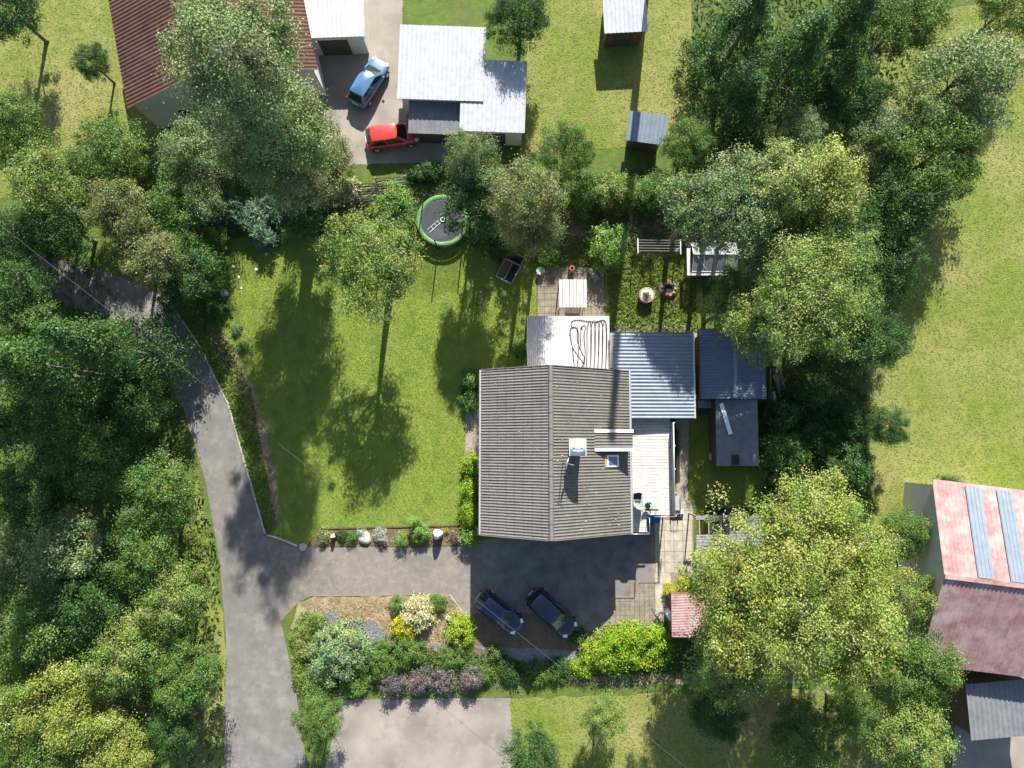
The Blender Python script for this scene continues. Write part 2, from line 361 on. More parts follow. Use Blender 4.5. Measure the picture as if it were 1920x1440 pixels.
def fast_mesh(name, V, nquad, C, m):
    me = bpy.data.meshes.new(name)
    n = nquad*4
    me.vertices.add(n); me.vertices.foreach_set('co', V.astype(np.float32).ravel())
    me.loops.add(n); me.loops.foreach_set('vertex_index', np.arange(n, dtype=np.int32))
    me.polygons.add(nquad); me.polygons.foreach_set('loop_start', np.arange(0, n, 4, dtype=np.int32))
    try: me.polygons.foreach_set('loop_total', np.full(nquad, 4, dtype=np.int32))
    except Exception: pass
    at = me.attributes.new('pigment', 'FLOAT_COLOR', 'POINT')
    c4 = np.ones((n,4), dtype=np.float32); c4[:,:3] = np.repeat(C, 4, axis=0); at.data.foreach_set('color', c4.ravel())
    me.materials.append(m); me.update(calc_edges=True)
    return me

def leaf_quads(p, nrm, L, W, rng, tdir=None):
    n = len(p)
    t = rng.normal(size=(n,3)) if tdir is None else tdir + rng.normal(size=(n,3))*.25
    nrm = nrm/np.linalg.norm(nrm, axis=1, keepdims=True)
    t -= nrm*(t*nrm).sum(1, keepdims=True); t /= np.linalg.norm(t, axis=1, keepdims=True)+1e-9
    b = np.cross(nrm, t)
    L = L[:,None]; W = W[:,None]
    V = np.stack([p-t*L*.5, p+b*W*.5-t*L*.08, p+t*L*.5, p-b*W*.5-t*L*.08], axis=1)
    return V

def crown_data(rx, ry, rz, seed, leaf=.2, clump=.7, cover=4.5, pal='mid', spiky=False, dome=False, up=.38, accent=.12, cone=False, lobes=9, lumpy=.30):
    leaf *= .78; rng = np.random.default_rng(seed)
    area = math.pi*(rx*ry)**.5*max((rx*ry)**.5, .5*((rx*ry)**.5+rz)); nl = int(cover*area/(leaf*leaf*.42)); nl = min(nl, 90000)
    nc = max(12, int(2.3*area/(clump*clump)))
    d = rng.normal(size=(nc,3)); d /= np.linalg.norm(d, axis=1, keepdims=True)
    if dome: d[:,2] = np.abs(d[:,2])
    else:
        low = d[:,2] < -.35; d[low,2] *= -.6; d /= np.linalg.norm(d, axis=1, keepdims=True)
    wl = rng.normal(size=(lobes,3)); wl /= np.linalg.norm(wl, axis=1, keepdims=True)
    wl[:,2] = np.abs(wl[:,2])*.6
    wl /= np.linalg.norm(wl, axis=1, keepdims=True)
    f = (1-lumpy) + (lumpy+.06)*np.exp(-7*(1-(d@wl.T))).max(1)
    rad = (.30+.70*rng.random(nc)**.55)*f
    c = d*rad[:,None]*np.array([rx,ry,rz])
    if cone:
        zz = rng.random(nc)**1.35; ang = rng.random(nc)*2*math.pi; rr = (1-zz)*(.35+.65*rng.random(nc)**.5)
        c = np.stack([rx*rr*np.cos(ang), ry*rr*np.sin(ang), (zz*2-1)*rz], 1); d = np.stack([np.cos(ang),np.sin(ang),.4+0*ang],1)
    cs = clump*rng.uniform(.38,.95,nc)
    idx = rng.integers(0, nc, nl)
    off = rng.normal(size=(nl,3))
    p = c[idx] + off*cs[idx][:,None]*np.array([.55,.55,.38])
    out = c/np.array([rx,ry,rz])
    nrm = .40*out[idx] + off*.22 + np.array([0,.10,up]) + rng.normal(size=(nl,3))*.60
    nrm[nrm[:,2] < -.2] *= -1
    sz = leaf*(.68+rng.gamma(4.0,.08,nl))
    if spiky:
        td = off/np.linalg.norm(off,axis=1,keepdims=True); td[:,2] *= .5
        nrm = np.array([0,0,1.]) + rng.normal(size=(nl,3))*.45
        V = leaf_quads(p, nrm, sz*2.0, sz*.5, rng, td)
    else:
        V = leaf_quads(p, nrm, sz, sz*.62, rng)
    a, b, e = (np.array(q)*1.22 for q in PAL[pal])
    tcl = np.clip(rng.normal(.45,.34,nc),0,1)[idx] ; tt = np.clip(tcl*.65 + rng.random(nl)*.45, 0, 1)[:,None]
    C = a*(1-tt) + b*tt
    C = C*(1+rng.normal(0,.10,(nc,3))*np.array([1.3,.7,.8])).clip(.65,1.4)[idx]
    acl = rng.random(nc) < accent*1.6
    acc = (acl[idx] & (rng.random(nl) < .6)) | (rng.random(nl) < accent*.12); C[acc] = e*rng.uniform(.85,1.1,(acc.sum(),1))
    if dome: V[:,:,2] = np.maximum(V[:,:,2], .02)
    return V.reshape(-1,3), nl, C, c

def wood(mb, H, hc, centers, r0, rng, limbs=9):
    """trunk plus forked limbs out to leaf clumps"""
    top = hc + .35*(H-hc)
    lean = [rng.uniform(-.25,.25), rng.uniform(-.25,.25)]
    pts = [(lean[0]*t*t, lean[1]*t*t, top*t) for t in (0,.04,.25,.5,.75,1)]
    mb.tube(pts, [r0*1.5, r0*1.1, r0*.9, r0*.72, r0*.45, r0*.15], 9)
    ids = rng.choice(len(centers), min(limbs, len(centers)), replace=False)
    for i in ids:
        e = Vector(centers[i]) + Vector((0,0,hc)); d = math.hypot(e.x, e.y)
        z0 = max(.35*hc, min(top*.92, e.z - .75*d)); q = z0/top
        s = Vector((lean[0]*q*q, lean[1]*q*q, z0))
        m1 = s.lerp(e,.45) + Vector((rng.normal()*.12*d, rng.normal()*.12*d, .14*d))
        rr = max(.025, r0*.42*(1-q*.5))
        mb.tube([s, m1, e], [rr, rr*.6, rr*.2], 6)
        for k in range(2):
            e2 = m1.lerp(e,.5) + Vector((rng.normal()*.25*d, rng.normal()*.25*d, rng.uniform(0,.25)*d))
            mb.tube([m1.lerp(e,.1+.3*k), m1.lerp(e2,.6), e2], [rr*.45, rr*.3, rr*.1], 5)

def tree(name, label, cx, cy, hc, r, rz=None, pal='mid', seed=1, leaf=.2, clump=.75, cat='tree', group=None, ry=None, trunk=None, rot=0, **k):
    rz = rz or r*.85; ry = ry or r
    b = P(cx, cy, hc); b.z = 0
    root = thing(name, label, cat, b, rot, group)
    V, n, C, cen = crown_data(r, ry, rz, seed, leaf, clump, pal=pal, **k)
    V[:,2] += hc
    o = bpy.data.objects.new('crown', fast_mesh('crown', V, n, C, M['leaf'])); COL.objects.link(o); o.parent = root
    mb = MB(); wood(mb, hc+rz, hc, cen, trunk or max(.09, .045*r+.012*hc), np.random.default_rng(seed+99), limbs=int(6+r*2.2))
    mb.build('trunk', M['bark'], root, local=True, smooth=True)
    return root

def shrub(name, label, cx, cy, h, r, pal='mid', seed=1, leaf=.13, clump=.38, group=None, ry=None, cat='shrub', rot=0, **k):
    b = P(cx, cy, h*.5); b.z = 0; ry = ry or r
    root = thing(name, label, cat, b, rot, group)
    V, n, C, cen = crown_data(r, ry, h, seed, leaf, clump, pal=pal, dome=True, **k)
    o = bpy.data.objects.new('foliage', fast_mesh('foliage', V, n, C, M['leaf'])); COL.objects.link(o); o.parent = root
    rng = np.random.default_rng(seed+5); mb = MB()
    for i in rng.choice(len(cen), min(7, len(cen)), replace=False):
        e = Vector(cen[i]); mb.tube([(rng.normal()*.06, rng.normal()*.06, 0), e*.5+Vector((0,0,.08)), e], [.03,.02,.008], 5)
    mb.build('stem', M['bark'], root, local=True)
    return root

# ------------------------------------------------------------------ the house
ZE, ZR, ZW = 5.2, 8.06, 4.28
xl, xm, xr = P(902.5,850,ZE).x, P(1033,850,ZR).x, P(1181,850,ZW).x
yN = (P(902,696.5,ZE).y + P(1031,685,ZR).y + P(1178,693,ZW).y)/3
yS = (P(904,1006,ZE).y + P(1035,1013.5,ZR).y + P(1183,997,ZW).y)/3
house = thing('brown_roof_house', 'large house with brown ribbed tile roof, metal-capped chimney and a dormer', 'house', ((xl+xr)/2, (yN+yS)/2, 0))
def roof_z(x): return ZE + (ZR-ZE)*(x-xl)/(xm-xl) if x < xm else ZR + (ZW-ZR)*(x-xm)/(xr-xm)
# walls (gabled prism) set in under the eaves
wx0, wx1, wy0, wy1 = xl+.45, xr-.45, yS+.35, yN-.35
mb = MB()
prof = [(wx0,0),(wx1,0),(wx1,roof_z(wx1)-.25),(xm,ZR-.3),(wx0,roof_z(wx0)-.25)]
mb.add([(x,wy0,z) for x,z in prof]+[(x,wy1,z) for x,z in prof], [(0,1,2,3,4),(9,8,7,6,5)]+[(i,(i+1)%5+0,(i+1)%5+5,i+5)[::-1] for i in range(5)])
mb.build('wall', M['render'], house)
rollp = lambda u: .042*max(0, math.sin(math.pi*u/.6)) if u < .6 else 0
def tiled(xe, ze, xt, zt, rows, lip, nrib, sub=8):
    mb = MB(); d = Vector((xt-xe, 0, zt-ze)); nv = Vector((-d.z, 0, d.x)).normalized()
    if nv.z < 0: nv = -nv
    ys = [yS + (yN-yS)*i/(nrib*sub) for i in range(nrib*sub+1)]
    ph = [rollp((i % sub)/sub) for i in range(len(ys))]
    rng = random.Random(3)
    for k in range(rows):
        a = Vector((xe,0,ze)) + d*(k/rows); b = Vector((xe,0,ze)) + d*((k+1)/rows)
        base = len(mb.v); n = len(ys)
        jit = [rng.uniform(0,.012) for _ in range(nrib+1)]
        for i, y in enumerate(ys):
            h = ph[i]; j = jit[i//sub]
            for q, e in ((a, h), (a, h+lip+j), (b, h+.002)):
                p = q + nv*e; mb.v.append((p.x, y, p.z))
        for i in range(n-1):
            o = base+3*i
            f1 = (o, o+3, o+4, o+1); f2 = (o+1, o+4, o+5, o+2)
            if xe < xt: f1, f2 = f1[::-1], f2[::-1]
            mb.f += [f1, f2]
    return mb
o = tiled(xl, ZE, xm, ZR, 8, .032, 58).build('roof_tiles', M['tile'], house); o['kind'] = 'stuff'; o['label'] = 'west slope of brown roll tiles with visible courses'
o = tiled(xr, ZW, xm, ZR, 4, .008, 56).build('roof_tiles', M['tile2'], house); o['kind'] = 'stuff'; o['label'] = 'east slope of ribbed dark brown roofing'
# deck under the tiles, barge boards
mb = MB()
th = .16
for (xa,za,xb,zb) in ((xl,ZE,xm,ZR),(xm,ZR,xr,ZW)):
    mb.add([(xa,yS+.02,za-.01),(xb,yS+.02,zb-.01),(xb,yN-.02,zb-.01),(xa,yN-.02,za-.01),(xa,yS+.02,za-th),(xb,yS+.02,zb-th),(xb,yN-.02,zb-th),(xa,yN-.02,za-th)],
           [(0,1,2,3),(7,6,5,4),(0,4,5,1),(1,5,6,2),(2,6,7,3),(3,7,4,0)])
mb.build('roof_deck', M['dark_timber'], house)
for y in (yS-.02, yN+.02):
    for (xa,za,xb,zb) in ((xl,ZE,xm,ZR),(xm,ZR,xr,ZW)):
        MB().bar((xa,y,za-.03),(xb,y,zb-.03),.05,.2).build('barge_board', M['ridge'], house)
nrt = 11; step = (yN-yS)/nrt
for i in range(nrt):
    mb = MB(); y0 = yS + i*step; y1 = y0+step+.04
    arc = [(-.16,-.04),(-.13,.06),(-.06,.11),(.06,.11),(.13,.06),(.16,-.04)]
    mb.add([(xm+a, y0, ZR+.05+b+.012) for a,b in arc]+[(xm+a*.93, y1, ZR+.05+b*.93-.006) for a,b in arc],
           [(k,k+1,k+7,k+6)[::-1] for k in range(5)]+[tuple(range(6)),tuple(range(11,5,-1))])
    mb.build('ridge_tile', M['ridge'], house)
def gutter(x, z, y0, y1, side):
    mb = MB(); arc = [(.075*math.cos(a), .075*math.sin(a)) for a in [math.pi+math.pi*k/6 for k in range(7)]]
    n = len(arc)
    mb.add([(x+a,y0,z+b) for a,b in arc]+[(x+a,y1,z+b) for a,b in arc], [(k,k+1,k+1+n,k+n) for k in range(n-1)])
    return mb.build('gutter', M['zinc'], house, solid=.012)
gutter(xl-.08, ZE-.02, yS, yN, -1)
ydn, yds = P(1150,808,6.0).y, P(1150,843,6.0).y      # dormer sides
gutter(xr+.08, ZW-.02, ydn+.1, yN, 1); gutter(xr+.08, ZW-.02, yS, yds-.1, 1)
for (x,z,y) in ((xl+.3,ZE,yS+.25),(xr-.32,ZW,yN-.25)):
    MB().tube([(x,y,.1),(x,y,z-.25)], .05, 8).build('downpipe', M['zinc'], house, smooth=True)
# dormer
xd0, xd1 = P(1117,826,6.0).x, P(1186,826,5.5).x
zd0 = roof_z(xd0)+.02; zd1 = zd0-.5
zdf = lambda x, y: zd0 + (zd1-zd0)*(x-xd0)/(xd1-xd0)
do = MB().corr(xd0-.15, xd1, yds+.12, ydn-.12, lambda x,y: zdf(x,y)+.02, 'x', .2, sub=8, prof=rollp).build('dormer_roof', M['tile2'], house, solid=.02)
for y in (yds, ydn):
    MB().bar((xd0-.1, y, zdf(xd0,0)+.02), (xd1+.04, y, zdf(xd1,0)+.02), .22, .2).build('white_barge_board', M['white'], do)
mb = MB(); xf = xr-.15
mb.add([(xd0,yds+.05,roof_z(xd0)-.1),(xf,yds+.05,roof_z(xf)-.1),(xf,yds+.05,zdf(xf,0)-.03),(xd0,yds+.05,zdf(xd0,0)-.03),
        (xd0,ydn-.05,roof_z(xd0)-.1),(xf,ydn-.05,roof_z(xf)-.1),(xf,ydn-.05,zdf(xf,0)-.03),(xd0,ydn-.05,zdf(xd0,0)-.03)],
       [(0,1,2,3),(7,6,5,4),(1,5,6,2),(3,2,6,7)])
mb.build('dormer_cheek', M['plank_wall'], do)
MB().box(xf+.003, xf+.03, yds+.3, ydn-.3, roof_z(xf)+.15, zdf(xf,0)-.1).build('dormer_window', M['pane'], do)
# skylight lying in the slope
def slope_pt(px, py):
    p = P(px,py,6)
    for _ in range(4): p = P(px,py,roof_z(p.x)+.05)
    return p
a, b = slope_pt(1138,876), slope_pt(1160,853)
sl = (ZW-ZR)/(xr-xm)
def slope_slab(name, m, x0, x1, y0, y1, h0, h1, parent):
    mb = MB(); vs = [(x,y,roof_z(x)+h) for h in (h0,h1) for (x,y) in ((x0,y0),(x1,y0),(x1,y1),(x0,y1))]
    mb.add(vs, [(3,2,1,0),(4,5,6,7),(0,1,5,4),(1,2,6,5),(2,3,7,6),(3,0,4,7)]); return mb.build(name, m, parent)
sk = slope_slab('skylight', M['alu'], a.x, b.x, a.y, b.y, .0, .13, house)
slope_slab('pane', M['sky_pane'], a.x+.14, b.x-.12, a.y+.12, b.y-.12, .10, .137, sk)
slope_slab('flashing', M['timber'], a.x-.16, a.x-.004, a.y-.02, b.y+.02, .0, .10, sk)
# chimney with an arched metal cowl
cx0, cx1 = P(1068,840,9.0).x, P(1098.5,840,9.0).x; cy0, cy1 = P(1083,855,9.0).y, P(1083,823,9.0).y
mb = MB(); ci = .13
mb.box(cx0+ci, cx1-ci, cy0+ci, cy1-ci, roof_z(cx1)-.3, 8.72)
ch = mb.build('chimney', M['redstone'], house)
mb = MB(); mb.box(cx0+.05, cx1-.05, cy0+.05, cy1-.05, 8.5, 8.72); mb.build('chimney_crown', M['grey_timber'], ch)
mb = MB(); n = 12
xs = [(cx0+(cx1-cx0)*k/n, 9.0 + .22*math.sin(math.pi*k/n)) for k in range(n+1)]
mb.add([(x,cy0,z) for x,z in xs]+[(x,cy1,z) for x,z in xs], [(k,k+1,k+n+2,k+n+1) for k in range(n)])
co = mb.build('chimney_cowl', M['galv'], ch, smooth=True, solid=.012)
for x in (cx0+.03, cx1-.03):
    for y in (cy0+.08, cy1-.08): MB().bar((x,y,8.6),(x,y,9.02),.035).build('cowl_leg', M['galv'], ch)
mb = MB()
for y in (cy0+.3, (cy0+cy1)/2): mb.box(cx0+.2, cx1-.2, y, y+.02, 9.0, 9.03+.2)
for x in (cx0,cx1): mb.box(x-.03, x+.03, cy0, cy1, 9.0, 9.03)
mb.build('cowl_rib', M['galv'], ch)
# mast with dish
q = slope_pt(1055,868); mx_, my_ = q.x, q.y
mast = thing('satellite_dish', 'grey satellite dish on a thin mast beside the chimney', 'satellite dish', (mx_, my_, q.z-.1))
MB().tube([(mx_,my_,q.z-.1),(mx_,my_,9.6)], .03, 7).build('mast', M['dsteel'], mast)
mb = MB(); dc = Vector((mx_+.14, my_+.02, 9.0)); ax = Vector((1,-.25,.15)).normalized(); u = ax.cross(Vector((0,0,1))).normalized(); v = u.cross(ax)
rings = []
for k in range(5):
    rr = .42*k/4; dep = .09*(k/4)**2
    for j in range(18):
        an = 2*math.pi*j/18; mb.v.append(tuple(dc + ax*dep + u*rr*math.cos(an) + v*rr*.95*math.sin(an)))
for k in range(4):
    for j in range(18): mb.f.append((k*18+j, k*18+(j+1)%18, (k+1)*18+(j+1)%18, (k+1)*18+j))
mb.build('dish', M['alu'], mast, smooth=True, solid=.012)
MB().bar(dc-v*.35, dc+ax*.5-v*.1, .03).build('feed_arm', M['alu'], mast)
mb = MB(); mb.bar((mx_-.35,my_,9.5),(mx_+.35,my_,9.5),.02)
for k in range(5): mb.bar((mx_-.3+.15*k,my_-.18,9.5),(mx_-.3+.15*k,my_+.18,9.5),.012)
mb.build('aerial', M['dsteel'], mast)
# windows in the gables and side walls
def win(parent, x0, x1, y0, y1, z0, z1, horiz):
    f = MB().box(x0, x1, y0, y1, z0, z1).build('window', M['white'], parent)
    if horiz == 'S': MB().box(x0+.08, x1-.08, y0-.012, y1-.03, z0+.08, z1-.08).build('pane', M['pane'], f)
    elif horiz == 'N': MB().box(x0+.08, x1-.08, y0+.03, y1+.012, z0+.08, z1-.08).build('pane', M['pane'], f)
    elif horiz == 'W': MB().box(x0-.012, x1-.03, y0+.08, y1-.08, z0+.08, z1-.08).build('pane', M['pane'], f)
    else: MB().box(x0+.03, x1+.012, y0+.08, y1-.08, z0+.08, z1-.08).build('pane', M['pane'], f)
for x in (wx0+1.2, wx0+4.2, wx0+7.2):
    for z in (1.0, 3.4): win(house, x, x+1.3, wy0-.04, wy0+.02, z, z+1.2, 'S')
for y in (wy0+1.5, wy0+5, wy0+8.3): win(house, wx0-.04, wx0+.02, y, y+1.3, 2.9, 4.1, 'W')
# lichen spots on the roof
mb = MB(); rg = random.Random(12)
for _ in range(85):
    x = rg.uniform(xm+.3, xr-.2) if rg.random() < .85 else rg.uniform(xl+.3,xm-.3); y = rg.uniform(yS+.2, yN-.2)
    if x > cx0-.3 and yds-1.2 < y < ydn+.3: continue
    s = rg.uniform(.03,.085); z = roof_z(x)+.075
    ring = [(x+s*math.cos(a)*rg.uniform(.6,1.1), y+s*math.sin(a)*rg.uniform(.4,.8)) for a in [k*math.pi/3 for k in range(6)]]
    mb.add([(px,py,roof_z(px)+.05) for px,py in ring]+[(x,y,z)], [(k,(k+1)%6,6) for k in range(6)])
o = mb.build('lichen', M['moss'], house); o['kind'] = 'stuff'
mb = MB(); p = P(1093,1012,.5); mb.box(p.x-.3,p.x+.3,wy0-.5,wy0-.05,.0,.5)
o = mb.build('cellar_box', M['black'], bevel=.03); tag(o, 'small black box against the foot of the house gable', 'box')
# thin towel rail by the south-west corner of the house
t = thing('trellis_rail', 'thin white metal rail frame between the hedge and the house corner', 'rail', P(899,995,0))
p0 = P(893,990,1.0)
for y in (p0.y, p0.y-.5): MB().bar((p0.x-.1,y,1.0),(p0.x+.45,y,1.0),.03).build('bar', M['white'], t)
MB().bar((p0.x+.1,p0.y,1.0),(p0.x+.1,p0.y-.5,1.0),.03).build('bar', M['white'], t)
for y in (p0.y, p0.y-.5): MB().bar((p0.x-.08,y,0),(p0.x-.08,y,1.0),.03).build('post', M['white'], t)

# ------------------------------------------------------------------ roofs round the house
def rect(px0, py0, px1, py1, z):
    a, b = P(px0,(py0+py1)/2,z), P(px1,(py0+py1)/2,z); c, d = P((px0+px1)/2,py1,z), P((px0+px1)/2,py0,z)
    return a.x, b.x, c.y, d.y
# white lean-to at the north gable
x0,x1,y0,y1 = rect(989,592,1143,700,2.9); y0 = yN-.3
ext = thing('white_lean_to', 'lean-to with white corrugated roof at the north gable, black hose on it', 'extension', ((x0+x1)/2,(y0+y1)/2,0))
zl = lambda x,y: 2.75+.3*(y1-y)/(y1-y0)
MB().corr(x0,x1,y0,y1,zl,'y',.165,.06,8).build('roof_sheet', M['white_sheet'], ext, solid=.012)
MB().box(x0+.25,x1-.25,y0,y1-.25,0,2.68).build('wall', M['render'], ext)
MB().box(x0-.03,x0-.004,y0,y1,2.62,2.86).build('verge_board', M['white'], ext)
MB().box(x0+1.0,x0+2.6,y1-.25,y1-.22,.9,2.1).build('window', M['pane'], ext)
# black hose snaking over the white roof
hs = thing('black_hose', 'black garden hose looped back and forth over the white corrugated roof', 'hose', P(1105,640,2.8))
def zh(q): return (q[0], q[1], zl(q[0],q[1])+.055)
def hose_run(pxs, name='hose_run', r=.028):
    pts = [P(px,py,2.9) for px,py in pxs]; out = []
    for i in range(len(pts)-1):
        p_1 = pts[max(i-1,0)]; p0_, p1_, p2 = pts[i], pts[i+1], pts[min(i+2,len(pts)-1)]
        for k in range(6):
            t = k/6; t2=t*t; t3=t2*t
            q = .5*((2*p0_)+(-p_1+p1_)*t+(2*p_1-5*p0_+4*p1_-p2)*t2+(-p_1+3*p0_-3*p1_+p2)*t3); out.append(zh(q))
    out.append(zh(pts[-1]))
    return MB().tube(out, r, 6).build(name, M['hose'], hs, smooth=True)
hose_run([(1074,614),(1071,610),(1073,602),(1085,600),(1100,602),(1118,603),(1130,600),(1136,606),(1137,640),(1135,690)])
hose_run([(1071,614),(1069,625),(1073,650),(1082,665),(1093,682),(1088,690)])
hose_run([(1070,616),(1078,614),(1084,620),(1085,650),(1083,680),(1081,692)])
hose_run([(1068,630),(1070,618),(1075,613),(1082,618),(1083,640),(1090,660),(1095,672),(1091,692)])
hose_run([(1073,650),(1075,675),(1078,690)])
hose_run([(1093,617),(1090,615),(1095,610),(1098,614),(1095,630),(1097,660),(1094,690)])
hose_run([(1089,650),(1088,620),(1091,612)])
for k in range(5):
    xa = 1100+k*7.2
    hose_run([(xa-1,692),(xa+.5,660),(xa+1,620),(xa+4,604),(xa+7,604),(xa+9,622),(xa+8,660),(xa+6,692)])
# blue-grey roof
zb_ = 3.35
x0,x1,y0,y1 = rect(1150,623,1301,784,zb_); 
blue = thing('blue_roof_annex', 'annex with blue-grey ribbed metal roof beside the brown roof house', 'extension', ((x0+x1)/2,(y0+y1)/2,0))
trap = lambda u: .045*(1 if u < .30 else (max(0,1-(u-.30)/.13) if u < .5 else (0 if u < .87 else (u-.87)/.13)))
zb = lambda x,y: 3.45-.25*(x-x0)/(x1-x0)
MB().corr(x0,x1,y0,y1,zb,'x',.265,sub=8,prof=trap).build('roof_sheet', M['blue_sheet'], blue, solid=.012)
MB().box(x0+.3,x1-.3,y0+.3,y1-.3,0,3.1).build('wall', M['plank_wall'], blue)
MB().box(x1-.3,x1-.27,y0+1.2,y0+2.1,.05,2.05).build('door', M['dark_timber'], blue)
MB().box(x1+.01,x1+.13,y0,y1,3.08,3.2).build('gutter', M['zinc'], blue)
mb = MB(); mb.box(x0-.22,x0-.005,y0+3.7,y1-.05,3.2,3.42); mb.build('valley_board', M['grey_timber'], blue)
blue_y0 = y0
# raised deck of weathered boards
ZD = 2.6
dx0, dx1, dy0, dy1 = rect(1183,770,1258,966,ZD); dx0 = wx1+.02
deck = thing('raised_deck', 'raised terrace deck of bleached boards along the east side of the house', 'deck', ((dx0+dx1)/2,(dy0+dy1)/2,0))
nb = 36; bw = (dy1-dy0)/nb; rg = random.Random(5); shared = []
for v in range(3):
    mb = MB(); mb.cbox((0,0,0),((dx1-dx0)-.02, bw-.018, .035),0,.006); me = mb.build('plank', M['board']); shared.append(me.data); COL.objects.unlink(me); bpy.data.objects.remove(me)
def plank(x, y, z, data, parent, sx=1, sy=1):
    o = bpy.data.objects.new('plank', data); COL.objects.link(o); o.parent = parent
    o.location = Vector((x,y,z)) - parent.location; o.scale = (sx, sy, 1); return o
for i in range(nb):
    plank((dx0+dx1)/2+rg.uniform(-.012,.012), dy0+bw*(i+.5), ZD-.018+rg.uniform(-.004,.004), rg.choice(shared), deck)
# southern tongue of the deck
tx0, tx1, ty0, ty1 = rect(1186,966,1213,998,ZD); tx0 = wx1+.02
nt_ = 7; tw = (dy0-.02-ty0)/nt_
for i in range(nt_):
    plank((tx0+tx1)/2, ty0+tw*(i+.5), ZD-.018, shared[i%3], deck, (tx1-tx0)/(dx1-dx0), tw/bw)
mb = MB()
for x in (dx0+.2,(dx0+dx1)/2,dx1-.1): mb.box(x-.05,x+.05,dy0,dy1,ZD-.22,ZD-.045)
mb.build('joist', M['grey_timber'], deck)
for y in (dy0+.1,(dy0+dy1)/2,dy1-.2): MB().box(dx1-.12,dx1-.02,y-.05,y+.05,0,ZD-.22).build('support_post', M['grey_timber'], deck)
MB().box(tx1-.12,tx1-.02,ty0,ty0+.1,0,ZD-.045).build('support_post', M['grey_timber'], deck)
# railing
rail = thing('deck_railing', 'metal railing with handrail on the outer edge of the raised deck', 'railing', (dx1,dy0,ZD))
MB().tube([(dx1+.02,dy0,ZD+.95),(dx1+.02,dy1-.9,ZD+.95)],.035,8).build('handrail', M['galv'], rail, smooth=True)
MB().tube([(dx1+.02,dy0,ZD+.5),(dx1+.02,dy1-.9,ZD+.5)],.022,6).build('mid_rail', M['galv'], rail, smooth=True)
MB().box(dx1+.004,dx1+.03,dy0,dy1-.9,ZD+.06,ZD+.9).build('screen', M['grey_timber'], rail)
for k in range(5):
    y = dy0+.03+k*(dy1-.95-dy0)/4; MB().tube([(dx1+.1,y,ZD-.2),(dx1+.1,y,ZD+1.02)],.035,8).build('post', M['alu'], rail, smooth=True)
MB().tube([(tx1+.35,dy0-.02,ZD+.95),(dx1,dy0-.02,ZD+.95)],.025,8).build('end_rail', M['steel'], rail, smooth=True)
MB().tube([(tx1+.02,ty0,ZD+.9),(tx1+.02,dy0-.1,ZD+.9)],.025,8).build('stair_rail', M['steel'], rail, smooth=True)
for y in (ty0+.02, dy0-.12): MB().tube([(tx1+.02,y,ZD-.1),(tx1+.02,y,ZD+.9)],.022,6).build('baluster', M['steel'], rail)
MB().tube([(tx0,ty0-.02,ZD+.9),(tx1,ty0-.02,ZD+.9)],.025,8).build('end_rail', M['steel'], rail, smooth=True)

# ------------------------------------------------------------------ chairs and table on the deck
def chair(label, px, py, rz, seat_m, backh=.55, w_=.5, round_=False):
    b = P(px,py,ZD+.45); b.z = ZD
    t = thing('garden_chair', label, 'chair', b, rz, 'garden chairs on the raised deck')
    mb = MB()
    if round_: mb.lathe((0,0,.40),[(.2,0),(.215,.02),(.2,.05),(.05,.06)],18)
    else: mb.cbox((0,0,.43),(w_,.48,.06),0,.02)
    mb.build('seat', seat_m, t, local=True)
    mb = MB(); n = 8
    arc = [(w_/2*math.cos(a), .2+.12*math.sin(a)) for a in [math.pi*k/n for k in range(n+1)]]
    mb.add([(x,y-.1,.47) for x,y in arc]+[(x*.92,y,.45+backh) for x,y in arc],[(k,k+1,k+n+2,k+n+1) for k in range(n)])
    mb.build('backrest', seat_m, t, local=True, solid=.02, smooth=True)
    pts = [(w_/2*math.cos(a)*1.08, .12+.3*math.sin(a), .66) for a in [math.pi*k/10 for k in range(11)]]
    pts = [(w_/2*1.08,-.2,.64)]+pts+[(-w_/2*1.08,-.2,.64)]
    MB().tube(pts,.02,6).build('armrest', M['alu'], t, local=True, smooth=True)
    for sx in (-1,1):
        for sy in (-1,1): MB().tube([(sx*w_*.46,sy*.2,.42),(sx*w_*.52,sy*.25,0)],.016,6).build('leg', M['alu'], t, local=True)
    return t
chair('dark-seated garden chair with pale frame, nearest the house eaves', 1195,931, 0, M['dsteel'], .5, .62)
chair('garden chair with round green cushion, beside the deck end rail', 1214.5,949, 0, M['tgreen'], .4, .5, True)
t = chair('tall-backed garden chair in pale green glass-like fabric between the two other chairs', 1197,945, math.pi, M['ltable'], .85, .66)
t = thing('small_bench', 'low dark wooden bench on the deck by the end rail', 'bench', P(1222,956,ZD))
q = P(1222,956,ZD+.4)
MB().cbox((q.x,q.y,ZD+.4),(1.0,.14,.05)).build('seat', M['dark_timber'], t)
for s in (-.4,0,.4): MB().bar((q.x+s,q.y,ZD),(q.x+s,q.y,ZD+.37),.04).build('leg', M['steel'], t)
for i,(px,lab) in enumerate(((1217,'blue plastic bin under the deck edge, the one closer to the house'),(1230,'blue plastic bin under the deck edge, the one farther from the house'))):
    q = P(px,972,1.0)
    t = thing('blue_bin', lab, 'bin', (q.x,q.y,0), 0, 'blue bins below the deck')
    mb = MB(); mb.add([(-.22,-.24,.03),(.22,-.24,.03),(.22,.24,.03),(-.22,.24,.03),(-.27,-.3,.92),(.27,-.3,.92),(.27,.3,.92),(-.27,.3,.92)],[(3,2,1,0),(4,5,6,7),(0,1,5,4),(1,2,6,5),(2,3,7,6),(3,0,4,7)]); mb.build('bin_body', M['blue'], t, local=True, bevel=.03)
    MB().cbox((0,-.02,.96),(.58,.66,.06),0,.02).build('lid', M['blue'], t, local=True)
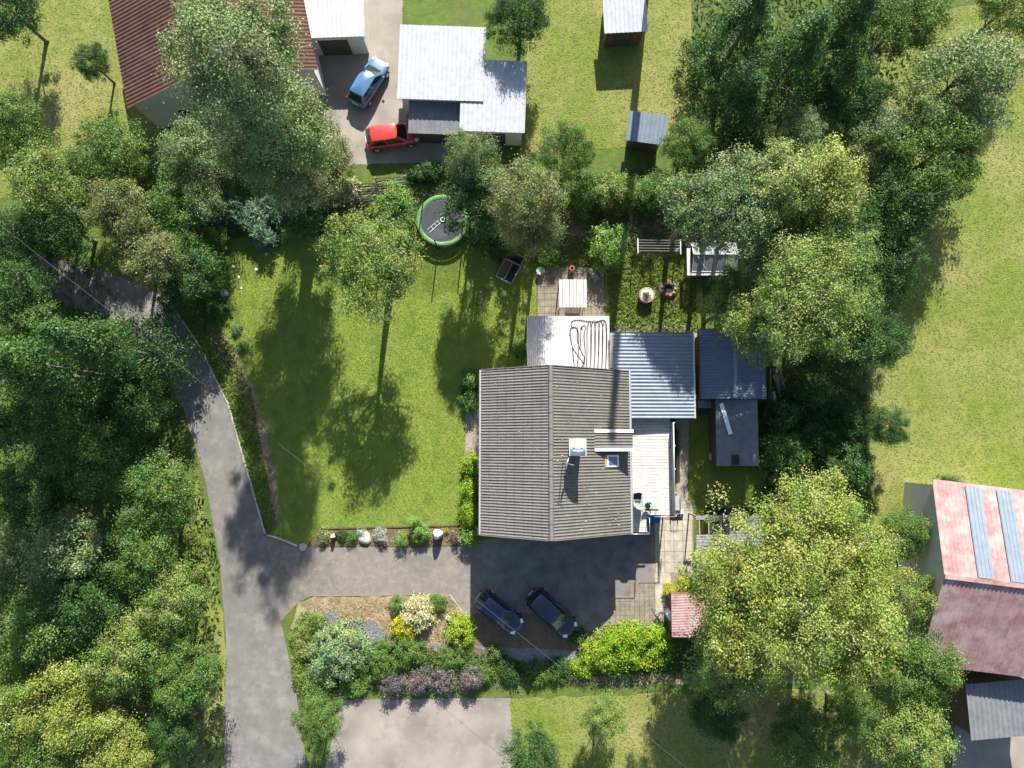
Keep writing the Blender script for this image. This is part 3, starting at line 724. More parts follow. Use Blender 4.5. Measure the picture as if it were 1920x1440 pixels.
# odds and ends at the foot of the deck
q = P(1268,948,.5)
t = thing('garden_cart', 'grey metal garden cart beside the slab path below the deck', 'cart', (q.x,q.y,0))
MB().cbox((0,.2,.55),(.62,1.1,.06),0).build('tray', M['zinc'], t, local=True)
mb = MB(); [mb.box(x,x+.04,-.35,.75,.58,.8) for x in (-.31,.27)]; mb.build('side', M['steel'], t, local=True)
MB().tube([(-.25,-.35,.6),(-.25,-.8,.85),(.25,-.8,.85),(.25,-.35,.6)],.025,6).build('handle', M['dsteel'], t, local=True)
for s in (-.36,.36): MB().tube([(s-.04,.3,.25),(s+.04,.3,.25)],.25,14).build('wheel', M['tyre'], t, local=True)
q = P(1272,960,.3); tag(MB().cbox((q.x,q.y,.2),(.85,.38,.4),.05,.03).build('concrete_trough', M['kerb']), 'pale concrete trough at the end of the garden cart', 'trough')
q = P(1258,802,.6)
t = thing('potted_plant_stand', 'small white stand with red flower pots at the annex corner', 'plant stand', (q.x,q.y,0))
MB().box(-.18,.18,-.45,.45,.45,.5).build('shelf', M['white'], t, local=True)
for sx in (-.15,.15):
    for sy in (-.4,.4): MB().bar((sx,sy,0),(sx,sy,.45),.03).build('leg', M['white'], t, local=True)
for k,yy in enumerate((-.28,0,.28)): MB().lathe((0,yy,.5),[(.07,0),(.11,.2),(.09,.2),(.08,.16)],12).build('pot', M['terra'] if k!=1 else M['black'], t, local=True)

# ------------------------------------------------------------------ patio with canopy
pat = thing('patio_paving', 'square patio of old concrete slabs north of the white lean-to', 'paving', P(1070,548,0)); pat['kind'] = 'structure'
ax0, ax1, ay0, ay1 = rect(1008,501,1133,600,0)
def slab_grid(parent, ax0, ax1, ay0, ay1, nx, ny, z, m, h=.05, skip=None, name='paving_slab', seed=1, gap=.02):
    rg = random.Random(seed); sx, sy = (ax1-ax0)/nx, (ay1-ay0)/ny; datas = []
    for v in range(3):
        mb = MB(); mb.cbox((0,0,0),(sx-gap,sy-gap,h),0,.008); o = mb.build(name, m); datas.append(o.data); bpy.data.objects.remove(o)
    for i in range(nx):
        for j in range(ny):
            if skip and skip(i,j): continue
            o = bpy.data.objects.new(name, rg.choice(datas)); COL.objects.link(o); o.parent = parent
            o.location = Vector((ax0+sx*(i+.5), ay0+sy*(j+.5), z-h/2+rg.uniform(-.006,.006))) - parent.location
            o.rotation_euler = (rg.uniform(-.008,.008), rg.uniform(-.008,.008), rg.uniform(-.008,.008))
slab_grid(pat, ax0, ax1, ay0, ay1, 10, 8, .045, M['slab'])
cz = 2.35
x0,x1,y0,y1 = rect(1048,524,1100.5,577,cz)
can = thing('white_canopy', 'small free-standing canopy with white ribbed roof over the patio', 'canopy', ((x0+x1)/2,(y0+y1)/2,0))
ribp = lambda u: .05 if u < .12 else (.0 if u < .9 else .02)
npan = 8; pw = (x1-x0)/npan
for k in range(npan):
    za = cz+.06*math.sin(math.pi*(k+.5)/npan); MB().cbox((x0+pw*(k+.5),(y0+y1)/2,za),(pw-.035,(y1-y0)-random.uniform(0,.03),.03),0,.008).build('roof_panel', M['white_sheet'], can)
for x in (x0+.12,x1-.12):
    for y in (y0+.12,y1-.12): MB().bar((x,y,.03),(x,y,cz-.02),.09).build('post', M['timber'], can)
for y in (y0+.12,y1-.12): MB().bar((x0+.05,y,cz-.06),(x1-.05,y,cz-.06),.06,.1).build('beam', M['timber'], can)
q = P(1073,583,.75)
t = thing('patio_table', 'dark wooden table half hidden under the white canopy', 'table', (q.x,q.y,0.045))
for k in range(6): MB().box(-.5,.5,-.42+k*.15,-.29+k*.15,.70,.74).build('plank', M['dark_timber'], t, local=True)
for sx in (-.42,.42):
    for sy in (-.36,.36): MB().bar((sx,sy,0),(sx,sy,.7),.07).build('leg', M['dark_timber'], t, local=True)
q = P(1013,508,.4)
t = thing('bird_bath', 'pale green shallow dish at the corner of the patio', 'bird bath', (q.x,q.y,0.045))
mb = MB(); mb.lathe((0,0,.4),[(.05,-.05),(.18,-.02),(.33,.06),(.34,.075),(.31,.07),(.12,.02)],8); mb.build('bowl', M['ltable'], t, local=True)
MB().lathe((0,0,0),[(.18,0),(.14,.05),(.07,.1),(.07,.36)],12).build('pedestal', M['ltable'], t, local=True)
q = P(1071.5,506,.4)
t = thing('terracotta_pot', 'orange terracotta chimney pot at the north edge of the patio', 'pot', (q.x,q.y,.045))
MB().lathe((0,0,0),[(.26,0),(.27,.15),(.22,.55),(.17,.85),(.2,.9),(.2,.96),(.14,.96),(.13,.5)],20).build('pot_body', M['terra'], t, local=True, smooth=True)
mb = MB(); [mb.cbox((.27*math.cos(a),.27*math.sin(a),.28),(.06,.12,.25),a) for a in (-1.57,)]; mb.build('mouth', M['black'], t, local=True)
q = P(1112,515,.45)
t = thing('garden_bench', 'weathered grey wooden bench on the patio by the round tree', 'bench', (q.x,q.y,.045), R(-52))
for k in range(4): MB().cbox((0,-.15+k*.1,.44),(1.05,.088,.035)).build('slat', M['grey_timber'], t, local=True)
for sx in (-.45,.45): MB().cbox((sx,0,.21),(.07,.38,.42)).build('leg', M['grey_timber'], t, local=True)
MB().bar((.48,.1,.3),(.62,-.5,.3),.04).build('brace', M['grey_timber'], t, local=True)

# slab path and pavers
path = thing('slab_path', 'path of large pale concrete slabs below the deck', 'paving', P(1260,1020,0)); path['kind'] = 'structure'
a0,a1,b0,b1 = rect(1228,975,1298,1074,0)
slab_grid(path, a0,a1,b0,b1, 4, 5, .055, M['slab2'], seed=4, gap=.025)
a0_,a1_,b0_,b1_ = rect(1276,940,1298,975,0); slab_grid(path, a0_,a1_,b0_,b1_, 1, 2, .055, M['slab2'], seed=6)
a2,a3,b2,b3 = rect(1228,1074,1258,1160,0); slab_grid(path, a2,a3,b2,b3, 2, 4, .055, M['slab2'], seed=8, skip=lambda i,j: i==1 and j<1)
pav = thing('paver_field', 'patch of small beige pavers beside the cars at the yard edge', 'paving', P(1180,1130,0)); pav['kind'] = 'structure'
a0,a1,b0,b1 = rect(1144,1092,1226,1172,0)
slab_grid(pav, a0,a1,b0,b1, 9, 9, .058, M['slab'], seed=9, gap=.014, skip=lambda i,j: (i<4 and j>5), name='paver')

# ------------------------------------------------------------------ sheds
def prism_roof(x0,x1,y0,y1,ze,zr):
    xm_ = (x0+x1)/2
    return lambda x,y: ze+(zr-ze)*(1-abs(x-xm_)/((x1-x0)/2))
x0,x1,y0,y1 = rect(1314,616,1437,748,2.7)
sh = thing('blue_gable_shed', 'shed with dark blue ribbed gable roof half covered by the overhanging tree', 'shed', ((x0+x1)/2,(y0+y1)/2,0))
zg = prism_roof(x0,x1,y0,y1,2.5,3.1); xmm=(x0+x1)/2
MB().corr(x0,xmm-.001,y0,y1,zg,'x',.22,sub=8,prof=trap).build('roof_sheet', M['navy_sheet'], sh, solid=.012)
MB().corr(xmm+.001,x1,y0,y1,zg,'x',.12,sub=6,prof=trap).build('roof_sheet', M['navy_sheet'], sh, solid=.012)
mb = MB(); mb.add([(xmm-.17,y0-.02,3.08),(xmm,y0-.02,3.18),(xmm+.17,y0-.02,3.08),(xmm-.17,y1+.02,3.08),(xmm,y1+.02,3.18),(xmm+.17,y1+.02,3.08)],[(0,1,4,3),(1,2,5,4)]); mb.build('ridge_cap', M['blue_sheet'], sh, solid=.01)
MB().box(x0+.3,x1-.3,y0+.3,y1-.3,0,2.5).build('wall', M['plank_wall'], sh)
MB().box(x0-.11,x0-.005,y0,y1,2.36,2.48).build('gutter', M['plank_wall'], sh)
x0,x1,y0,y1 = rect(1343,749,1422,873,2.3)
fs = thing('felt_roof_shed', 'narrow shed with flat grey felt roof, white board lying on it', 'shed', ((x0+x1)/2,(y0+y1)/2,0))
ns = 5; swd = (x1-x0)/ns
zf2 = lambda x,y: 2.35-.12*(y1-y)/(y1-y0)
for k in range(ns):
    mb = MB(); xa, xb = x0+k*swd, x0+(k+1)*swd-.006
    mb.add([(xa,y0,2.2),(xb,y0,2.2),(xb,y1,2.32),(xa,y1,2.32),(xa,y0,2.13),(xb,y0,2.13),(xb,y1,2.25),(xa,y1,2.25)],[(0,1,2,3),(7,6,5,4),(0,4,5,1),(1,5,6,2),(2,6,7,3),(3,7,4,0)]); mb.build('felt_strip', M['felt'], fs)
MB().box(x0+.12,x1-.12,y0+.12,y1-.02,0,2.12).build('wall', M['plank_wall'], fs)
q = P(1379,862,2.3); h_ = MB().cbox((q.x,q.y,2.25),(.58,.80,.10)).build('hatch', M['dark_timber'], fs)
MB().cbox((q.x,q.y,2.302),(.48,.70,.008)).build('pane', M['black'], h_)
MB().bar((x0-.02,y0-.012,2.17),(x1+.02,y0-.012,2.17),.02,.1).build('fascia', M['grey_timber'], fs)
a, b = P(1352,756,2.4), P(1370,814,2.38)
tag(MB().bar((a.x,a.y,2.42),(b.x,b.y,2.36),.30,.06).build('white_board', M['white']), 'long white board lying askew on the flat shed roof', 'board')
# timber, ladder and poles leaning east of the blue shed
t = thing('leaning_ladder', 'grey ladder leaning among poles east of the blue gable shed', 'ladder', P(1465,740,0))
a, b = P(1450,705,1.8), P(1463,733,.1); c = Vector((.42,.12,0))
MB().bar(a,b,.05).build('rail', M['grey_timber'], t); MB().bar(a+c,b+c,.05).build('rail', M['grey_timber'], t)
for k in range(6): q = a.lerp(b,.1+.16*k); MB().bar(q,q+c,.035).build('rung', M['grey_timber'], t)
for i,(ax_,ay_,bx_,by_,lab) in enumerate(((1445,690,1444,740,'pale pole leaning against the blue gable shed wall'),(1462,683,1471,725,'straight grey pole standing off the heap by the blue shed'),(1474,711,1456,728,'thin grey batten crossing the leaning poles by the shed'),(1455,700,1462,745,'brown batten in the heap east of the blue shed'))):
    tag(MB().bar(P(ax_,ay_,1.6),P(bx_,by_,.3),.07,.05).build('pole', M['grey_timber'] if i else M['timber']), lab, 'pole', 'poles beside the blue shed')
q = P(1449,744,.6)
tag(MB().cbox((q.x,q.y,.5),(.28,.75,.9),.15,.06).build('pale_sack', M['ltable'], bevel=.05), 'pale blue-white sack propped behind the felt roof shed', 'sack')
q = P(1320,758,.5)
t = thing('plant_rack', 'grey slatted rack in the gap below the blue gable shed', 'rack', (q.x,q.y,0))
for k in range(6): MB().box(-.45+k*.17,-.34+k*.17,-.3,.3,.62,.65).build('slat', M['zinc'], t, local=True)
for sx in (-.42,.5):
    for sy in (-.26,.26): MB().bar((sx,sy,0),(sx,sy,.62),.05).build('leg', M['zinc'], t, local=True)
q = P(1335,856,.3)
tag(MB().cbox((q.x,q.y,.22),(.36,.5,.44),.1,.05).build('grey_crate', M['kerb'], bevel=.03), 'small grey crate beside the felt roof shed wall', 'crate')
q = P(1310,740,.3)
tag(MB().cbox((q.x,q.y,.18),(.4,.3,.36),.5,.08).build('white_stone_block', M['stone'], bevel=.06), 'pale stone block between the annex and the blue shed', 'stone')

# corrugated pergola under the big tree
zp = 2.5
x0,x1,y0,y1 = rect(1306,966,1435,1100,zp)
pg = thing('corrugated_pergola', 'pergola with grey corrugated sheets and an open timber bay, under the large tree', 'pergola', ((x0+x1)/2,(y0+y1)/2,0))
ox0,ox1,oy0,oy1 = rect(1309,974,1367,1002,zp)
zz = lambda x,y: zp
for (a,b,c,d) in ((ox1+.03,x1,y0,y1),(x0,ox1+.02,oy1,y1),(x0,ox1+.02,y0,oy0)):
    MB().corr(a,b,c,d,zz,'x',.11,.025,6).build('roof_sheet', M['grey_sheet'], pg, solid=.01)
for x in (ox0+.1,(ox0+ox1)/2-.35,(ox0+ox1)/2+.55): MB().bar((x,y0,zp-.06),(x,y1,zp-.06),.07,.1).build('rafter', M['timber'], pg)
MB().bar((x0,oy1+.03,zp-.14),(x1,oy1+.03,zp-.14),.08,.1).build('beam', M['timber'], pg)
for x in (x0+.1,x1-.1):
    for y in (y0+.1,y1-.1): MB().bar((x,y,0),(x,y,zp-.12),.1).build('post', M['timber'], pg)
q = P(1350,992,.7)
tag(MB().cbox((q.x+.1,q.y,.6),(1.6,.8,.16),0,.05).build('covered_table', M['foil'], bevel=.06), 'grey tarpaulin-covered table inside the open pergola bay', 'table')
q = P(1365,960,.4)
mb = MB(); rg = random.Random(2)
V_ = [(q.x-1.6+.4*i, q.y-.3+.3*j+rg.uniform(-.08,.08), .05+rg.uniform(0,.35)) for i in range(10) for j in range(3)]
mb.add(V_, [(i*3+j,(i+1)*3+j,(i+1)*3+j+1,i*3+j+1) for i in range(9) for j in range(2)])
tag(mb.build('dark_tarpaulin', M['black'], solid=.02), 'crumpled dark tarpaulin along the north edge of the pergola', 'tarpaulin')
# red shed
zr_ = 2.3
x0,x1,y0,y1 = rect(1259,1113,1330,1194,zr_)
rs = thing('red_roof_shed', 'little shed with faded red corrugated roof at the edge of the large tree', 'shed', ((x0+x1)/2,(y0+y1)/2,0))
MB().corr(x0,x1,y0,y1,lambda x,y: zr_+.1*(x-x0),'x',.115,.028,6).build('roof_sheet', M['red_sheet'], rs, solid=.01)
MB().box(x0+.15,x1-.15,y0+.15,y1-.15,0,zr_-.04).build('wall', M['plank_wall'], rs)
q = P(1258,1153,.9)
t = thing('water_tank', 'white round water tank beside the red roof shed', 'water tank', (q.x+.25,q.y,0))
MB().lathe((0,0,0),[(.5,0),(.53,.05),(.53,.5),(.55,.52),(.55,.56),(.53,.58),(.53,1.2),(.45,1.32),(.15,1.38)],24).build('tank_body', M['white'], t, local=True, smooth=True)
MB().lathe((0,0,1.36),[(.14,0),(.14,.05),(.12,.06)],16).build('cap', M['blue'], t, local=True)

# ------------------------------------------------------------------ trampoline
tp = P(830,413,.9); RT = 1.98
tr = thing('trampoline', 'round trampoline with green edge pad, grey jumping mat and dark safety net', 'trampoline', (tp.x,tp.y,0))
MB().lathe((0,0,.86),[(RT-.26,-.004),(RT-.26,0.0)],48).build('jumping_mat', M['mesh_grey'], tr, local=True)
mb = MB(); n=64; rg = random.Random(4)
prof_ = [(RT-.25,.875),(RT-.18,.92),(RT-.02,.935),(RT+.09,.90),(RT+.11,.84)]
for k in range(n):
    a = 2*math.pi*k/n
    for (r_,z_) in prof_: mb.v.append(((r_+rg.uniform(-.012,.012))*math.cos(a),(r_+rg.uniform(-.012,.012))*math.sin(a),z_+rg.uniform(-.012,.012)))
for k in range(n):
    for j in range(4): mb.f.append((k*5+j,((k+1)%n)*5+j,((k+1)%n)*5+j+1,k*5+j+1)[::-1])
mb.build('edge_pad', M['tgreen'], tr, local=True, smooth=True)
MB().torus((0,0,.84),RT,.03,48).build('frame_ring', M['steel'], tr, local=True, smooth=True)
NP = 6; ang = [R(90-12+60*k) for k in range(NP)]
tops = []
for a in ang:
    pl = MB().tube([((RT+.13)*math.cos(a),(RT+.13)*math.sin(a),0),((RT+.13)*math.cos(a),(RT+.13)*math.sin(a),1.6),((RT+.19)*math.cos(a),(RT+.19)*math.sin(a),2.75)],.05,8).build('net_pole', M['dsteel'], tr, local=True, smooth=True)
    tops.append(((RT+.19)*math.cos(a),(RT+.19)*math.sin(a)))
    MB().tube([((RT-.05)*math.cos(a+.2),(RT-.05)*math.sin(a+.2),.84),((RT-.05)*math.cos(a+.2),(RT-.05)*math.sin(a+.2),.02),((RT-.05)*math.cos(a+.5),(RT-.05)*math.sin(a+.5),.02),((RT-.05)*math.cos(a+.5),(RT-.05)*math.sin(a+.5),.84)],.025,6).build('leg', M['steel'], tr, local=True)
mb = MB(); 
for k in range(NP):
    a, b = ang[k], ang[(k+1)%NP]+(2*math.pi if k==NP-1 else 0)
    m_ = 8; base=len(mb.v)
    for i in range(m_+1):
        t_=i/m_; th_=a+(b-a)*t_ if True else 0
        x_=tops[k][0]*(1-t_)+tops[(k+1)%NP][0]*t_; y_=tops[k][1]*(1-t_)+tops[(k+1)%NP][1]*t_
        s_=.22*math.sin(math.pi*t_)
        lo=(RT-.28)
        # net hangs from the pole tops to the inner pad edge
        mb.v += [(x_*.985,y_*.985,2.7-s_), ((x_*.5+lo*math.cos(th_)*.5),(y_*.5+lo*math.sin(th_)*.5),1.8), (lo*math.cos(th_),lo*math.sin(th_),.90)]
    for i in range(m_):
        for j in range(2): mb.f.append((base+i*3+j,base+(i+1)*3+j,base+(i+1)*3+j+1,base+i*3+j+1))
mb.build('safety_net', M['net'], tr, local=True, smooth=True)
q = P(814,424,.9)
t = thing('small_ladder', 'thin white metal ladder lying on the trampoline mat', 'ladder', (q.x,q.y,.875), R(42))
for y in (-.14,.14): MB().bar((-.6,y,.02),(.55,y,.02),.03).build('rail', M['white'], t, local=True)
for x in (-.2,.15,.45): MB().bar((x,-.14,.02),(x,.14,.02),.028).build('rung', M['white'], t, local=True)
q = P(830,412,.9); tag(MB().torus((q.x,q.y,.91),.16,.035,28,8).build('white_ring', M['white'], smooth=True), 'white ring lying near the centre of the trampoline mat', 'ring')
q = P(775,439,.2); tag(MB().lathe((q.x,q.y,0),[(.16,0),(.2,.3),(.17,.3),(.15,.06)],14).build('clay_pot', M['terra']), 'small pinkish clay pot beside the trampoline rim', 'pot')

# raised bed
a = P(957,500,.35)
rb = thing('raised_bed', 'grey timber-framed raised bed in shade below the trees', 'raised bed', (a.x,a.y,0), R(-27))
Lb, Wb = 2.35, 1.35
for y in (-Lb/2,-Lb/2+1.6,Lb/2): MB().cbox((0,y,.2),(Wb,.09,.4)).build('board', M['grey_timber'], rb, local=True)
for x in (-Wb/2,Wb/2): MB().cbox((x,0,.19),(.08,Lb-.1,.38)).build('board', M['grey_timber'], rb, local=True)
MB().cbox((.02,-.37,.19),(.06,1.5,.38)).build('board', M['grey_timber'], rb, local=True)
MB().box(-Wb/2+.05,-.02,-Lb/2+.06,Lb/2-.82,.0,.26).build('soil_fill', M['soil'], rb, local=True)
MB().box(.06,Wb/2-.05,-Lb/2+.06,Lb/2-.82,.0,.22).build('soil_fill', M['black'], rb, local=True)
MB().box(-Wb/2+.05,Wb/2-.05,Lb/2-.7,Lb/2-.06,.0,.16).build('soil_fill', M['black'], rb, local=True)
# rotary line: posts with five wires
cl = thing('clothes_line', 'clothes line of five wires between T-shaped posts', 'clothes line', P(1237,465,0))
a0, a1 = P(1196,460,1.9), P(1276,462,1.9)
for i in range(5):
    y = a0.y + .42 - i*.21
    MB().tube([(a0.x,y,1.9),(((a0.x+a1.x)/2),y,1.84),(a1.x,y-.03,1.9)],.016,5).build('wire', M['zinc'], cl)
for a in (a0,a1):
    MB().bar((a.x,a.y-.62,1.9),(a.x,a.y+.55,1.9),.09,.07).build('cross_arm', M['zinc'], cl)
    MB().bar((a.x,a.y,0),(a.x,a.y,1.87),.08).build('post', M['zinc'], cl)
MB().bar((a1.x,a1.y-.05,1.7),(a1.x-.38,a1.y-.3,1.88),.05).build('brace', M['zinc'], cl)
# greenhouse
gz, ge = 2.35, 1.75
x0,x1,y0,y1 = rect(1298,455,1381,511,1.9)
gh = thing('greenhouse', 'small greenhouse with clear plastic film roof and pale frame', 'greenhouse', ((x0+x1)/2,(y0+y1)/2,0))
ym = y0+(y1-y0)*.56
nP = 4
for i in range(nP):
    xa, xb = x0+(x1-x0)*i/nP+.015, x0+(x1-x0)*(i+1)/nP-.015
    for (ya,za,yb,zb2) in ((y0+.1,ge,ym,gz),(y1,ge,ym,gz)):
        mb = MB(); rgp = random.Random(i*7+int(za*10)); gN=4
        for u_ in range(gN+1):
            for v_ in range(gN+1):
                mb.v.append((xa+(xb-xa)*u_/gN, ya+(yb-ya)*v_/gN, za+(zb2-za)*v_/gN+rgp.uniform(-.03,.03)*(0<u_<gN)*(0<v_<gN)))
        for u_ in range(gN):
            for v_ in range(gN): mb.f.append((u_*5+v_,(u_+1)*5+v_,(u_+1)*5+v_+1,u_*5+v_+1))
        mb.build('film_panel', M['foilhouse'], gh, smooth=True)
for (ya,yb) in ((y0+.1,y0+.1),(y1,y1)): MB().box(x0,x1,ya-.006,ya+.006,.1,ge).build('side_film', M['foilhouse'], gh)
for i in range(nP+1):
    x = x0+(x1-x0)*i/nP
    MB().tube([(x,y0+.1,0),(x,y0+.1,ge),(x,ym,gz),(x,y1,ge),(x,y1,0)],.025,6).build('hoop', M['alu'], gh)
for (y,z) in ((y0+.1,ge),(ym,gz),(y1,ge)): MB().bar((x0,y,z+.02),(x1,y,z+.02),.05).build('purlin', M['alu'], gh)
MB().box(x0-.04,x1,y0-.18,y0+.08,ge-.06,ge-.02).build('gutter_board', M['zinc'], gh)
MB().box(x0-.34,x0-.06,y0-.15,y1-.35,1.55,1.6).build('side_shelf', M['zinc'], gh)
MB().bar((x0+.3,ym-.1,gz-.02),(x0+1.0,y0+.3,ge+.1),.04).build('brace', M['alu'], gh)
q = P(1320,514,.5); mb = MB(); mb.cbox((q.x,q.y,.35),(.85,.5,.7)); tag(mb.build('cold_frame', M['dark_timber'], bevel=.03), 'dark box against the south side of the greenhouse', 'box')
# planters
q = P(1212,552,.5)
t = thing('barrel_planter', 'round red-brown ring planter with pale stones and sprigs, standing on the lawn', 'planter', (q.x,q.y-.1,0))
MB().lathe((0,0,0),[(.55,0),(.58,.1),(.58,.62),(.62,.68),(.62,.74),(.5,.74),(.48,.6)],28).build('ring', M['redstone'], t, local=True, smooth=True)
MB().lathe((0,.05,.6),[(.5,0),(.5,.12),(.3,.2),(.1,.24)],20).build('stone_fill', M['stone'], t, local=True)
V,n_,C_,_ = crown_data(.32,.32,.3,77,.09,.2,cover=3,pal='mid',dome=True); V[:,2]+=.8
o = bpy.data.objects.new('sprig', fast_mesh('sprig',V,n_,C_,M['leaf'])); COL.objects.link(o); o.parent = t; o['kind'] = 'stuff'
q = P(1254,542,.3)
t = thing('fire_pit', 'low earth-banked fire pit with a black hollow, behind the ring planter', 'fire pit', (q.x,q.y,0))
MB().lathe((0,0,0),[(.85,0),(.7,.2),(.5,.36),(.36,.38),(.33,.2)],24).build('earth_ring', M['soil'], t, local=True, smooth=True)
MB().lathe((0,0,.2),[(.34,0),(.32,.03),(.1,.02)],18).build('ash_bed', M['black'], t, local=True)
for k in range(9):
    a = k*.7; o = MB().cbox((.5*math.cos(a),.5*math.sin(a),.36),(.2,.16,.14),a,.03).build('rim_stone', M['redstone'], t, local=True)

# woven fence panels by the trampoline
for i,(fx,fy,lab) in enumerate(((678,362,'woven dark wooden fence panel at the lawn edge, the one farther from the trampoline'),(735,350,'woven dark wooden fence panel behind the pale green shrub, nearer the trampoline'))):
    a = P(fx,fy,1.0)
    t = thing('woven_fence_panel', lab, 'fence', (a.x,a.y,0), R(4), 'woven fence panels')
    for s in range(9):
        mb = MB(); n=12
        up=[(-1.15+2.3*k/n, .0+.05*math.sin(k*math.pi/2+ (s%2)*math.pi)+(-.55+.13*s), .15+.18*s) for k in range(n+1)]
        mb.tube(up,[.05]*(n+1),5); mb.build('slat', M['dark_timber'] if s%3 else M['grey_timber'], t, local=True)
    for x in (-1.15,1.15): MB().bar((x,-.6,0),(x,.55,1.75),.09).build('post', M['grey_timber'], t, local=True)

# boulders and stones
def rock(name, label, px, py, r, h, seed, m='stone', group=None):
    rg = random.Random(seed); q = P(px,py,h*.5); mb = MB(); n=14; mrow=7
    for j in range(mrow):
        ph_ = math.pi/2*j/(mrow-1)
        for k in range(n):
            a = 2*math.pi*k/n; rr = r*math.cos(ph_)**.7*(1+.12*math.sin(3*a+seed)+rg.uniform(-.05,.05)); mb.v.append((q.x+rr*math.cos(a), q.y+rr*math.sin(a), h*math.sin(ph_)*(1+rg.uniform(-.03,.03))))
    for j in range(mrow-1):
        for k in range(n): mb.f.append((j*n+k,j*n+(k+1)%n,(j+1)*n+(k+1)%n,(j+1)*n+k))
    return tag(mb.build(name, M[m], smooth=True), label, 'stone', group)
rock('boulder','tall white boulder in the flower border near the house hedge',820,1003,.38,1.25,1)
rock('boulder','pinkish boulder at the lawn edge by the dark hedge',419,549,.32,.4,2)
rock('boulder','upright pale stone in the border beside the cream-flowered shrub',624,1006,.17,.8,3)
rock('boulder','grey flat rock between the two silvery border plants',684,1010,.5,.35,4,'kerb')
rock('field_stone','grey stone in the mulch bed beside the yellow-green shrub',841,1160,.22,.2,5)
for i,(px,py,lab) in enumerate(((437,500,'small pale stone in the upper lawn, closest to the dark rounded tree'),(480,505,'small pale stone in the upper lawn, south of the blue-green plants'),(447,520,'small pale stone in the upper lawn, middle one of the three near the hedge'),(452,540,'small pale stone in the upper lawn, closest to the pinkish boulder'),(499,476,'small pale stone at the foot of the low blue-green plant'))): rock('lawn_stone',lab,px,py,.13,.06,20+i,group='small stones in the upper lawn')
q = P(568,1026,.1); tag(MB().lathe((q.x,q.y,0),[(.30,0),(.30,.13),(.27,.15),(.1,.155)],20).build('round_stone_cover', M['kerb']), 'round grey concrete cover at the corner of lawn and driveway', 'cover')
# weed foil sheets
for px,lab in (([(585,1160),(632,1145),(634,1165),(600,1170)],'dull blue-grey weed foil showing through the mulch near the road corner'),
               ([(650,1165),(700,1162),(735,1200),(700,1205),(672,1180)],'blue-grey weed foil strip between the mulch and the grey-green tree'),
               ([(806,1208),(850,1215),(862,1232),(820,1228)],'grey weed foil strip below the yellow-green shrub'),
               ([(885,1213),(1000,1215),(1090,1222),(1085,1245),(1010,1248),(960,1235)],'long dark weed foil strip behind the parked cars')):
    pts = ragged([P(*p) for p in px], .4, .06); mb = MB(); mb.prism([(p.x,p.y) for p in pts], .025, .034); o = mb.build('weed_foil', M['foil']); tag(o, lab, 'foil', 'weed foil strips')
q = P(1234,1148,.4)
t = thing('folded_bicycle', 'small jumble of metal tubing at the end of the slab path', 'scrap', (q.x,q.y,0))
for k in range(6): MB().tube([(random.uniform(-.5,.5),random.uniform(-.25,.25),.1),(random.uniform(-.5,.5),random.uniform(-.25,.25),.6)],.025,6).build('tube', M['dsteel'] if k%2 else M['steel'], t, local=True)

